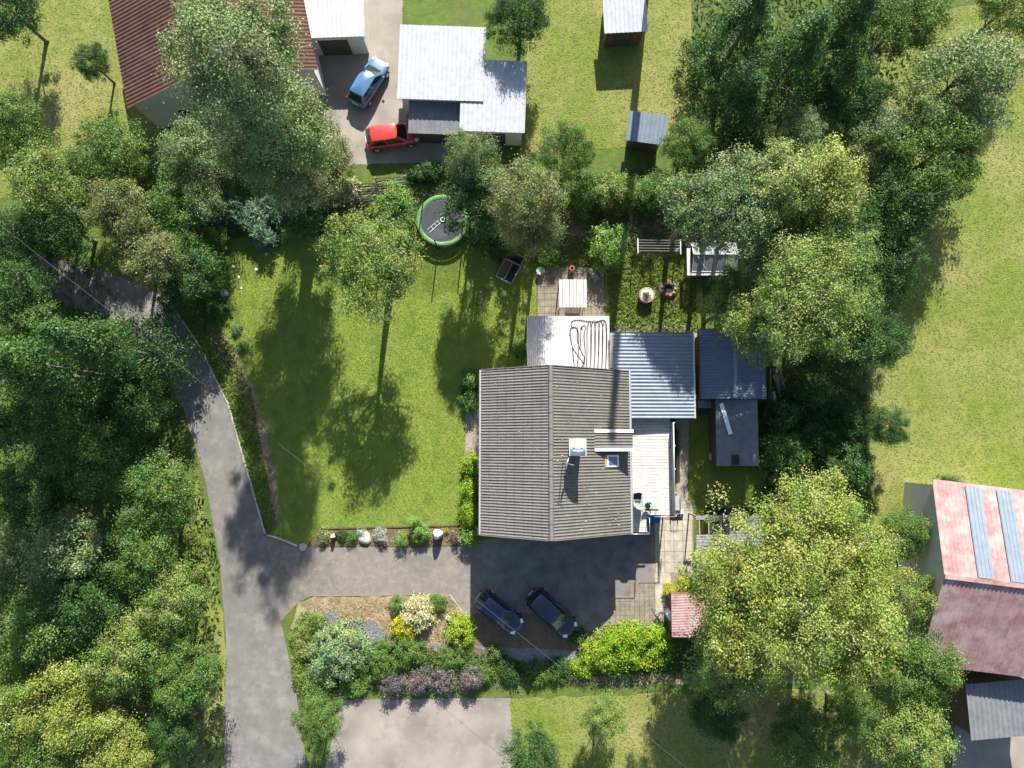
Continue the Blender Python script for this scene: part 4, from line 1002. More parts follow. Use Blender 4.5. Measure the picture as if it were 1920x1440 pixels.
# ------------------------------------------------------------------ cars
def car(label, px, py, rz, L, Wd, paint, Ht=1.48, hatch=.12, group='cars parked in the yard', name='parked_car', white_lights=True):
    b = P(px,py,.9); b.z = .02
    t = thing(name, label, 'car', b, rz, group)
    hw = Wd/2; h = L/2
    st = [(-h,.70,.60),(-h+.10,.90,.90),(-h+.45,.985,.95),(-h+1.1,1.0,.95),(0,1.0,.93),(h-1.35,1.0,.92),(h-.9,.985,.86),(h-.40,.93,.78),(h-.12,.80,.70),(h,.58,.55)]
    mb = MB(); rows=[]
    for (x,f,zt) in st:
        wv = hw*f; zb_ = .22 if abs(x) < h-.2 else .30
        sec = [(-wv*.88,zb_),(-wv*.99,.38),(-wv,.58*min(1,zt/.8)),(-wv*.965,zt-.10),(-wv*.80,zt),(-wv*.4,zt+.025),(0,zt+.035),(wv*.4,zt+.025),(wv*.80,zt),(wv*.965,zt-.10),(wv,.58*min(1,zt/.8)),(wv*.99,.38),(wv*.88,zb_)]
        rows.append([len(mb.v)+i for i in range(13)]); mb.v += [(x,y,z) for y,z in sec]
    for a,c in zip(rows,rows[1:]):
        for i in range(12): mb.f.append((a[i],a[i+1],c[i+1],c[i])[::-1])
        mb.f.append((a[12],a[0],c[0],c[12])[::-1])
    mb.f.append(tuple(rows[0])); mb.f.append(tuple(reversed(rows[-1])))
    mb.build('body', paint, t, local=True, smooth=True, sub=2)
    # cabin: base and roof outlines
    xb0, xb1 = -h+.16, h-1.02; xr0, xr1 = -h+.16+hatch*L*.55+.1, h-1.02-.72
    zb0, zr0 = .92, Ht
    def outline(x0,x1,wv,z,bow): return [(x0,-wv*.86,z),(x0+.12,-wv*.96,z),((x0+x1)/2,-wv,z+bow),(x1-.15,-wv*.95,z),(x1,-wv*.80,z),(x1+.05,0,z),(x1,wv*.80,z),(x1-.15,wv*.95,z),((x0+x1)/2,wv,z+bow),(x0+.12,wv*.96,z),(x0,wv*.86,z),(x0-.05,0,z)]
    B = outline(xb0,xb1,hw*.90,zb0,0); T = outline(xr0,xr1,hw*.71,zr0-.05,.02)
    T2 = [(p[0]*.93+.07*(xr0+xr1)/2, p[1]*.80, zr0 if abs(p[1])>.01 else zr0+.012) for p in T]
    mb = MB(); mb.add(B+T, [(i,(i+1)%12,12+(i+1)%12,12+i) for i in range(12)]); mb.build('pillar_frame', paint, t, local=True)
    mb = MB(); c0=(( xr0+xr1)/2,0,zr0+.035)
    mb.add(T+T2+[c0], [(i,(i+1)%12,12+(i+1)%12,12+i) for i in range(12)]+[(12+i,12+(i+1)%12,24) for i in range(12)]); mb.build('roof', paint, t, local=True, smooth=True)
    def pane(name_, idx, shrink, lift):
        vs = [Vector(B[i]) for i in idx]+[Vector(T[i]) for i in reversed(idx)]
        c = sum(vs,Vector())/len(vs); nrm = (vs[1]-vs[0]).cross(vs[-1]-vs[0]).normalized()
        if nrm.dot(c-Vector((0,0,.9))) < 0: nrm = -nrm
        vs = [c+(v-c)*shrink+nrm*lift for v in vs]
        k = len(idx); fs = [(i,i+1,2*k-2-i,2*k-1-i) for i in range(k-1)]
        MB().add(vs,fs).build(name_, M['carglass'], t, local=True)
    pane('windscreen',[4,5,6],.93,.02); pane('rear_window',[10,11,0],.88,.02)
    pane('side_window',[1,2],.86,.018); pane('side_window',[2,3],.86,.018); pane('side_window',[7,8],.86,.018); pane('side_window',[8,9],.86,.018)
    for s in (-1,1):
        MB().cbox((h-.27,s*hw*.66,.735),(.34,.24,.07),s*-.55,.03).build('headlight', M['lamp_clear'], t, local=True, bevel=.02)
        MB().cbox((-h+.14,s*hw*.78,.86),(.16,.22,.16),s*.5,.03).build('tail_light', M['lamp_red'], t, local=True, bevel=.02)
        MB().cbox((h-1.38,s*(hw+.09),.98),(.12,.2,.13),s*.2,.03).build('mirror', paint, t, local=True, bevel=.02)
        MB().bar((h-1.25,s*hw*.83,.955),(-h+.6,s*hw*.92,.965),.02).build('window_trim', M['black'], t, local=True)
        for xx in (-h+.75,h-.82):
            wv = MB().tube([(xx,s*(hw-.19),.31),(xx,s*(hw+.005),.31)],.31,20).build('wheel', M['tyre'], t, local=True)
            MB().tube([(xx,s*(hw-.1),.31),(xx,s*(hw+.012),.31)],.19,14).build('rim', M['alu'], wv, local=True)
    MB().bar((xb1+.02,-.5,.985),(xb1-.35,.0,1.16),.02).build('wiper', M['black'], t, local=True)
    MB().cbox((h-.02,0,.44),(.05,.52,.11)).build('number_plate', M['white'], t, local=True)
    MB().cbox((-h+.015,0,.62),(.05,.52,.11)).build('number_plate', M['white'], t, local=True)
    return t
car('dark navy hatchback parked askew, closer to the driveway bushes', 935.5,1149,R(-37.5),4.0,1.66,M['paint1'],1.42,.2)
car('larger black-blue hatchback parked askew, closer to the beige pavers', 1034.5,1150,R(-42),4.3,1.76,M['paint2'],1.52,.1)
car('red car standing on the neighbouring forecourt', 735,252,R(8),4.3,1.8,M['red_paint'],1.5,.12,'cars on the neighbouring forecourt')
car('blue-grey car standing beside the pale neighbouring roof', 690,150,R(60),4.3,1.8,M['blue_paint'],1.5,.12,'cars on the neighbouring forecourt')

# ------------------------------------------------------------------ trees and shrubs of the garden
tree('lawn_tree','single broad light green tree standing in the middle of the lawn',698,497,7.4,4.1,3.4,'lime',11,.17,.8,cover=3.6,trunk=.28,lumpy=.36)
G1='trees along the garden edge'
tree('edge_tree','pale olive tree at the sharp north-west corner of the garden',228,398,6,2.5,2.8,'olive',21,.16,.7,group=G1)
tree('edge_tree','feathery pale olive tree beside the road, south of the corner tree',292,482,5.5,2.2,2.6,'olive',22,.15,.65,group=G1,accent=.3)
tree('edge_tree','dark green rounded tree between the feathery olive tree and the lawn',358,512,3.8,2.4,2.4,'deep',23,.17,.7,group=G1)
tree('edge_tree','mid green leafy tree between corner tree and the blue-green plants',325,392,4.5,2.1,2.2,'mid',24,.16,.65,group=G1)
tree('edge_tree','small dark tree at the road edge beneath the feathery olive tree',330,560,2.5,1.4,1.6,'deep',25,.15,.55,group=G1)
tree('edge_tree','light green tree with creamy tips above the hedge end',385,385,4,1.5,1.6,'greyg',26,.15,.6,group=G1)
G2='shrubs along the garden edge'
shrub('hedge_shrub','dark green hedge shrub at the lawn edge below the fallen boulder',400,575,1.9,1.1,'deep',31,group=G2)
shrub('hedge_shrub','mid green hedge shrub at the lawn edge above the pinkish boulder',402,500,2.2,1.1,'mid',32,group=G2,ry=1.7)
shrub('hedge_shrub','hedge shrub under the light cream-tipped tree',398,450,2.4,1.2,'mid',33,group=G2)
for i,(x,y,r,h,lab) in enumerate(((430,390,1.7,2.3,'blue-green spiky-leaved plant at the west end of its row'),(478,405,1.9,2.3,'large blue-green spiky-leaved plant in the middle of its row'),(528,392,1.8,2.3,'blue-green spiky-leaved plant next to the cream blossoms'),(495,440,1.0,2.0,'low blue-green spiky plant reaching onto the lawn'))):
    shrub('spiky_plant',lab,x,y,h,r,'blueg',40+i,.22,.5,group='blue-green spiky plants',spiky=True,cover=5)
for i,(x,y,r,h,lab) in enumerate(((548,362,1.4,4.0,'cream-blossomed shrub next to the blue-green spiky plants'),(605,358,1.5,3.8,'cream-blossomed shrub in the middle of the north edge row'),(650,352,1.1,3.4,'cream-blossomed shrub against the woven fence'))):
    shrub('blossom_shrub',lab,x,y,h,r,'cream',50+i,.17,.45,group='cream blossomed shrubs on the north edge',accent=.25)
shrub('edge_shrub','mid green shrub below the cream blossoms at the lawn edge',590,400,2.6,1.9,'mid',54,group=G2)
shrub('edge_shrub','yellow-green shrub tucked between lawn tree and blossoms',545,430,1.6,1.0,'lime',55,group=G2)
shrub('edge_shrub','rounded pale green shrub beside the woven fence',737,378,3.0,1.75,'fresh',56,.15,.5,group=G2)
shrub('edge_shrub','darker green shrub between the pale shrub and the trampoline',748,418,2.2,1.4,'mid',57,group=G2)
shrub('edge_shrub','dark green ivy mass behind the trampoline net',795,322,1.4,2.0,'deep',58,group=G2,ry=.8)
tree('edge_tree','dark blue-green tree overhanging the trampoline',895,388,6.2,2.6,3.2,'deep',61,.17,.7,group=G1,accent=.25)
tree('edge_tree','pale-topped grey-green tree behind the trampoline tree',905,352,7.2,2.0,2.8,'greyg',62,.16,.6,group=G1)
tree('edge_tree','tall brownish olive tree north of the raised bed',985,385,8.2,2.7,4.0,'olive',63,.15,.7,group=G1,accent=.25)
tree('edge_tree','second brownish olive tree joined to the tall one, toward the patio',1005,440,6.0,2.0,3.0,'olive',64,.15,.6,group=G1)
shrub('edge_shrub','tall deep green bush under the trampoline tree',912,420,4.6,1.8,'deep',661,.15,.45,group=G2)
shrub('edge_shrub','tall olive bush between raised bed and the brownish olive trees',968,428,5.2,2.1,'olive',662,.15,.45,group=G2)
shrub('edge_shrub','fresh green shrub at the north-west corner of the patio',1035,478,1.8,1.1,'mid',65,group=G2)
shrub('edge_shrub','dark green shrub in the shade beside the raised bed',940,455,2.0,1.3,'deep',66,group=G2)
shrub('edge_tree','deep green tree on the north edge behind the round tree',1105,350,4.6,1.8,'mid',67,.16,.5,group=G1,cat='tree')
shrub('edge_tree','bright mid green tree on the north edge beside the pole shadow',1160,350,4.8,1.8,'lime',68,.16,.5,group=G1,cat='tree')
shrub('edge_tree','narrow green tree just east of the dark trunk shadow on the north edge',1228,350,5.0,1.6,'mid',69,.16,.5,group=G1,cat='tree')
shrub('round_tree','round light green tree beside the clothes line',1142,457,3.4,2.05,'fresh',70,.17,.5,group=None,cat='tree')
tree('wood_tree','grey-green tree crown above the clothes line',1300,395,8.0,2.7,2.3,'greyg',71,.17,.7,group='trees of the north-east thicket')
G3='trees of the north-east thicket'
tree('wood_tree','large grey-green tree north of the greenhouse',1370,372,8.6,3.4,2.6,'greyg',72,.17,.75,group=G3)
tree('wood_tree','yellowish green tree in the middle of the thicket top edge',1465,355,8.5,3.2,3.2,'lime',73,.17,.75,group=G3,accent=.3)
tree('wood_tree','yellow-tinged tree at the north-east garden corner',1555,350,8.5,3.0,3.0,'yellow',74,.17,.75,group=G3,accent=.3)
tree('wood_tree','mid green tree directly above the greenhouse roof',1395,420,8.6,2.4,2.0,'greyg',75,.17,.7,group=G3)
tree('wood_tree','olive green tree between greenhouse and the broad eastern tree',1475,430,6.5,2.5,2.5,'lime',76,.17,.7,group=G3)
tree('wood_tree','dark green tree on the east boundary at the thicket corner',1590,440,5,2.3,2.6,'deep',77,.18,.7,group=G3)
tree('wood_tree','broad yellow-green tree overhanging the blue gable shed',1500,560,9.0,4.5,3.4,'lime',78,.17,.8,group=G3,cover=3.8,lumpy=.5,lobes=11)
tree('wood_tree','yellow-green crown reaching over the shed ridge',1410,615,6.8,2.7,2.2,'lime',79,.17,.7,group=G3,cover=3.2,lumpy=.42)
tree('wood_tree','shaded deep green tree between greenhouse and blue shed',1375,545,4.0,2.0,2.0,'mid',80,.17,.65,group=G3,cover=3.4)
tree('wood_tree','dark tree on the east boundary below the broad tree',1590,650,4.6,2.3,2.6,'deep',81,.18,.7,group=G3)
tree('wood_tree','grey-green tree between the greenhouse and the thicket middle',1440,478,6.0,2.5,2.4,'greyg',881,.17,.7,group=G3)
tree('wood_tree','light green tree on the east boundary above the broad tree',1562,478,7.5,2.7,2.5,'lime',882,.17,.7,group=G3)
tree('wood_tree','mid green tree at the east boundary beside the broad tree',1592,562,6.0,2.4,2.6,'mid',883,.17,.7,group=G3)
tree('wood_tree','loose light green tree between the fire pit and the blue shed',1352,585,4.6,1.9,1.6,'lime',884,.16,.6,group=G3,cover=2.6,lumpy=.45)
tree('garden_tree','loose yellow-green tree filling the east boundary beside the huge tree',1600,1050,8.5,2.9,2.8,'yellow',886,.17,.75,group='trees joined to the huge tree',cover=3.6,lumpy=.45)
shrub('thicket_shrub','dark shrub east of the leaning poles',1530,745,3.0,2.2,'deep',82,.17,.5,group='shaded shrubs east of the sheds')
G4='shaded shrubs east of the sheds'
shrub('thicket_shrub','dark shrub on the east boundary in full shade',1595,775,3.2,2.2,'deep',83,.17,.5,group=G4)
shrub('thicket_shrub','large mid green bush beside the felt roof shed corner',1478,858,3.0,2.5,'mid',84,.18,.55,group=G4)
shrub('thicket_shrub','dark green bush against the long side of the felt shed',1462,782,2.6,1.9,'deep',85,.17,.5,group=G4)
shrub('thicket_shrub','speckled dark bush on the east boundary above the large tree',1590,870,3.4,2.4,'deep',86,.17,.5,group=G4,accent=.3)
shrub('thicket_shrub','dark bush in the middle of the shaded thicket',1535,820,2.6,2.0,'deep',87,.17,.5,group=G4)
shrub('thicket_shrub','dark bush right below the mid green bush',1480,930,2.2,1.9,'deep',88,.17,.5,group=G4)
tree('large_tree','huge yellow-green tree covering the south-east corner of the garden',1480,1095,9.5,6.9,5.0,'yellow',91,.17,.85,cover=3.5,lumpy=.48,lobes=18,trunk=.45)
tree('garden_tree','yellow-green tree over the pergola, west flank of the huge tree',1378,1092,7.5,3.4,3.0,'yellow',92,.18,.8,group='trees joined to the huge tree',cover=3.8)
tree('garden_tree','green tree south of the red roof shed',1360,1232,6.0,3.2,3.0,'lime',93,.18,.8,group='trees joined to the huge tree',cover=4)
tree('garden_tree','yellow-tipped tree top pointing north above the pergola',1535,950,8.5,2.5,2.6,'yellow',94,.18,.75,group='trees joined to the huge tree')
tree('garden_tree','yellow-green tree at the south-east garden corner',1590,1200,8.5,3.4,3.2,'yellow',95,.18,.8,group='trees joined to the huge tree')
shrub('bright_bush','wide bright green bush behind the pavers',1178,1215,2.4,3.6,'bright',101,.16,.5,ry=2.2,cat='shrub',cover=5)
shrub('edge_shrub','small yellow-green bush at the tip of the bright green bush',1095,1250,1.3,1.0,'bright',102,.14,.4,group=G2)
shrub('dwarf_conifer','golden dwarf conifer at the end of the slab path',1256,1108,1.0,.58,'gold',103,.09,.25,group='golden dwarf conifers')
shrub('dwarf_conifer','larger golden dwarf conifer beside the red shed roof',1283,1098,1.5,.75,'gold',104,.09,.28,group='golden dwarf conifers')
G5='shrubs of the corner bed by the road'
shrub('corner_shrub','large grey-green leafy bush in the corner bed by the road',628,1222,3.2,2.6,'sage',110,.17,.5,group=G5,cover=5,up=.6)
shrub('corner_shrub','soft green juniper beside the grey-green bush',712,1238,1.6,1.7,'mid',111,.10,.35,group=G5)
shrub('corner_shrub','flat yellow-green ground cover bush along the road',563,1200,.8,1.0,'lime',112,.11,.3,group=G5,ry=2.2)
shrub('corner_shrub','bright lower green part of the corner bed by the road',590,1285,1.2,1.4,'fresh',113,.12,.35,group=G5)
shrub('corner_shrub','cream-flowered spreading bush in the middle of the corner bed',785,1148,1.4,1.5,'cream',114,.13,.35,group=G5,accent=.6,spiky=True)
shrub('corner_shrub','small clipped green bush at the driveway edge of the bed, east one',822,1132,1.0,.75,'mid',115,.09,.25,group=G5)
shrub('corner_shrub','small clipped green bush at the driveway edge of the bed, west one',746,1136,1.0,.75,'mid',116,.09,.25,group=G5)
shrub('corner_shrub','golden-leaved bush below the cream-flowered bush',752,1178,1.3,1.0,'gold',117,.14,.35,group=G5)
shrub('corner_shrub','yellow-green round bush beside the navy hatchback',862,1184,1.5,1.25,'bright',118,.13,.38,group=G5,accent=.35)
shrub('corner_shrub','shaded mid green bush behind the golden-leaved bush',765,1225,1.3,1.4,'mid',119,.12,.35,group=G5)
shrub('corner_shrub','green feathery bush between corner bed and weed foil',845,1240,1.0,1.3,'mid',120,.11,.3,group=G5)
for i,(x,lab) in enumerate(((735,'purple-grey shrub at the west end of the purple row'),(785,'purple-grey shrub, second from the west end of the purple row'),(835,'purple-grey shrub, second from the east end of the purple row'),(885,'purple-grey shrub at the east end of the purple row'))):
    shrub('purple_shrub',lab,x,1284-i*2,1.5,1.15,'purple',130+i,.11,.35,group='purple-grey shrubs on the south edge',accent=.3)
for i,(x,y,lab) in enumerate(((905,1262,'low green shrub beside the purple row'),(955,1258,'low dark shrub behind the navy hatchback'),(1010,1262,'low dark shrub behind the weed foil'),(1050,1255,'low green shrub between foil and bright bush'),(930,1225,'small green weed clump at the tail of the navy hatchback'),(1085,1195,'green weed clump in front of the larger hatchback'))):
    shrub('low_shrub',lab,x,y,.9,1.1 if i<4 else .7,'mid' if i%2==0 else 'deep',140+i,.12,.32,group='low shrubs behind the cars')
G6='hedge shrubs beside the house'
for i,(x,y,r,h,p,lab) in enumerate(((882,872,.75,2.2,'bright','bright green hedge shrub beside the house, northernmost of four'),(879,915,.80,2.2,'bright','bright green hedge shrub beside the house, second from north'),(879,962,.85,2.2,'bright','bright green hedge shrub beside the house, third from north'),(879,1008,.80,1.8,'fresh','bright green hedge shrub at the south-west house corner'),(880,712,.85,2.0,'mid','darker green shrub beside the north-west house corner'),(880,750,.8,1.8,'mid','darker green shrub beside the bare strip by the house'))):
    shrub('house_hedge_shrub',lab,x,y,h,r,p,150+i,.13,.38,group=G6,ry=1.05)
G7='plants in the driveway border'
for i,(x,y,r,h,p,lab) in enumerate(((608,1006,.62,.7,'cream','white-flowered low plant at the west end of the border'),(640,1004,.55,.6,'deep','dark green leafy plant in the border'),(660,1008,.6,.6,'mid','mid green leafy plant in the border'),(676,1000,.35,.6,'silver','small silvery plant in the border'),(714,1006,.65,1.0,'silver','larger silvery plant in the border'),(752,1012,.62,1.1,'fresh','light green bushy plant, the smaller one left of its larger twin'),(788,1003,.9,1.3,'fresh','light green bushy plant, the largest in the border'),(836,996,.18,.3,'bright','tiny yellow-green tuft beside the white boulder'),(853,1012,.45,.8,'purple','brownish twiggy plant next to the house hedge'),(774,978,.35,1.7,'fresh','thin upright sapling on the border edge'))):
    shrub('border_plant',lab,x,y,h,r,p,170+i,.10,.25,group=G7)
for i,(x,y,r,lab) in enumerate(((443,617,.5,'pale weed clump beside the top of the leaf litter strip'),(452,650,.45,'green weed clump halfway along the leaf litter strip'),(1018,690,.45,'weed clump by the lean-to wall'),(600,1055,.01,''))):
    if lab: shrub('weed_clump',lab,x,y,.6,r,'greyg' if i==0 else 'mid',190+i,.10,.25,group='weed clumps')
shrub('edge_shrub','green shrub at the foot of the white lean-to wall',973,655,1.2,.7,'mid',195,group=G2)
shrub('edge_shrub','leafy climber between deck and gravel path',1262,830,.8,.5,'deep',196,group=G2,ry=1.6)

# ------------------------------------------------------------------ surroundings beyond the garden
def gable_house(name, label, cx, cy, wx, ly, ze, zr, rot, roofm, wallm, pitch=.3):
    b = P(cx,cy,ze); b.z = 0
    t = thing(name, label, 'house', b, rot, 'houses of the neighbourhood')
    hx, hy = wx/2, ly/2
    zg = lambda x,y: ze+(zr-ze)*(1-abs(x)/hx)
    MB().corr(-hx,-.002,-hy,hy,zg,'x',pitch,.05,6).build('roof_slope', roofm, t, local=True, solid=.02)
    MB().corr(.002,hx,-hy,hy,zg,'x',pitch,.05,6).build('roof_slope', roofm, t, local=True, solid=.02)
    MB().bar((0,-hy,zr+.05),(0,hy,zr+.05),.3,.12).build('ridge_cap', roofm, t, local=True)
    mb = MB(); pr = [(-hx+.4,0),(hx-.4,0),(hx-.4,ze-.1),(0,zr-.25),(-hx+.4,ze-.1)]; y0,y1=-hy+.3,hy-.3
    mb.add([(x,y0,z) for x,z in pr]+[(x,y1,z) for x,z in pr],[(0,1,2,3,4),(9,8,7,6,5)]+[(i,(i+1)%5,(i+1)%5+5,i+5)[::-1] for i in range(5)]); mb.build('wall', wallm, t, local=True)
    for k in range(3):
        x = -hx*.55+k*hx*.55-.5; f = MB().box(x,x+1,y0-.04,y0+.02,1.0,2.2).build('window', M['white'], t, local=True)
        MB().box(x+.07,x+.93,y0-.052,y0-.03,1.07,2.13).build('pane', M['pane'], f, local=True)
    return t
def flat_roof(name, label, cx, cy, wx, ly, z, rot, roofm, wallm, cat='building'):
    b = P(cx,cy,z); b.z=0; t = thing(name,label,cat,b,rot,'flat roofed buildings of the neighbourhood'); hx,hy=wx/2,ly/2
    MB().corr(-hx,hx,-hy,hy,lambda x,y: z+.12*y/hy,'y',.35,.04,6).build('roof_sheet', roofm, t, local=True, solid=.03)
    MB().box(-hx+.25,hx-.25,-hy+.25,hy-.25,0,z-.16).build('wall', wallm, t, local=True)
    MB().box(-hx*.5,hx*.4,-hy+.2,-hy+.248,.05,min(2.1,z-.4)).build('door', M['dark_timber'], t, local=True)
    return t
gable_house('neighbour_house','large house with dark red-brown roof north of the garden',395,45,14.5,10.5,4.2,7.0,R(12),M['brown_roof'],M['render'])
flat_roof('neighbour_garage','white flat-roofed building at the north edge of view',620,20,5.2,4.2,3.0,R(2),M['white_sheet'],M['render'])
flat_roof('neighbour_hall','pale lavender-grey flat roof of the larger neighbouring outbuilding',828,118,6.6,5.8,3.2,R(-2),M['light_roof'],M['render'])
flat_roof('neighbour_annex','pale grey flat roof attached to the lavender-grey outbuilding',925,180,5.0,5.6,3.0,R(-2),M['light_roof'],M['render'])
flat_roof('shaded_opening_roof','dark flat roof standing in for the shaded opening beside the red car',815,215,4.0,3.0,2.3,R(-2),M['felt'],M['dark_timber'])  # dark roof colour stands in for the shade of an opening
flat_roof('garden_hut','white-roofed hut on the northern lawn',1172,25,3.4,3.0,2.4,R(3),M['light_roof'],M['plank_wall'],'shed')
flat_roof('blue_white_hut','small pale blue-grey hut just outside the north edge',1213,240,3.0,2.3,2.0,R(-8),M['blue_sheet'],M['plank_wall'],'shed')
hb = gable_house('striped_roof_house','neighbouring house with faded red roof and blue-grey bands',1860,1085,13,9.5,4.0,6.2,R(83),M['red_sheet'],M['render'])
for k in range(3):
    y = -5.0+3.6*k
    mb = MB(); hx=6.5; zg=lambda x,y: 4.0+2.2*(1-abs(x)/hx)+.07
    for (xa,xb) in ((.2,6.3),):
        mb.corr(xa,xb,y*.62,y*.62+1.1,zg,'x',.3,.05,6)
    mb.build('roof_band', M['blue_sheet'], hb, local=True, solid=.02)
flat_roof('eastern_shed','low brown flat roof south of the striped roof house',1880,1330,5,4,2.6,R(5),M['felt'],M['plank_wall'],'shed')

# prototypes for the trees outside the garden
def proto(pal, seed, cone=False, leaf=.19):
    V,n,C,cen = crown_data(1*4, 4, 3.4 if not cone else 6, seed, leaf, .85, pal=pal, cover=4.2, cone=cone, lumpy=.34)
    return (fast_mesh('crown', V, n, C, M['leaf']), cen, 3.4 if not cone else 6)
PR = {'greyg':proto('greyg',301),'mid':proto('mid',302),'deep':proto('deep',303),'lime':proto('lime',304),'fir':proto('deep',305,True,.22),'bright':proto('yellow',306),'olive':proto('olive',307)}
TRUNK = {}
for k,(me,cen,rz) in PR.items():
    mb = MB(); wood(mb, 2*rz+1, rz+1, cen, .22, np.random.default_rng(5), 10); o = mb.build('trunk', M['bark'], smooth=True); TRUNK[k]=o.data; bpy.data.objects.remove(o)
def outer(kind, cx, cy, hc, r, label, rz=None, rot=None):
    b = P(cx,cy,hc); b.z=0; me,cen,prz = PR[kind]
    t = thing('fir_tree' if kind=='fir' else 'broadleaf_tree', label, 'tree', b, rot if rot is not None else random.uniform(0,6.28), 'trees beyond the garden')
    c = bpy.data.objects.new('crown', me); COL.objects.link(c); c.parent=t; s=r/4; sz=(rz or r*.85)/prz; c.scale=(s,s,sz); c.location=(0,0,hc)
    q = bpy.data.objects.new('trunk', TRUNK[kind]); COL.objects.link(q); q.parent=t; q.scale=(s,s,hc/(prz+1))
    return t
tree('tall_tree','tallest pale green tree, over the corner of the red-brown roof',455,113,17.0,4.2,4.8,'greyg',311,.18,1.0,cover=5.5,trunk=.4,group='trees beyond the garden',lumpy=.4,lobes=12)
tree('edge_tree','green tree with cream tips rising behind the cream-blossomed shrubs',553,330,5.6,2.7,3.4,'cream',312,.17,.75,group=G1,cover=5,accent=.14)
tree('tall_tree','pale green tree between the tallest tree and the garden edge',527,254,9.0,4.2,7.2,'greyg',310,.18,1.0,cover=6.2,trunk=.4,group='trees beyond the garden',lumpy=.4,lobes=14)
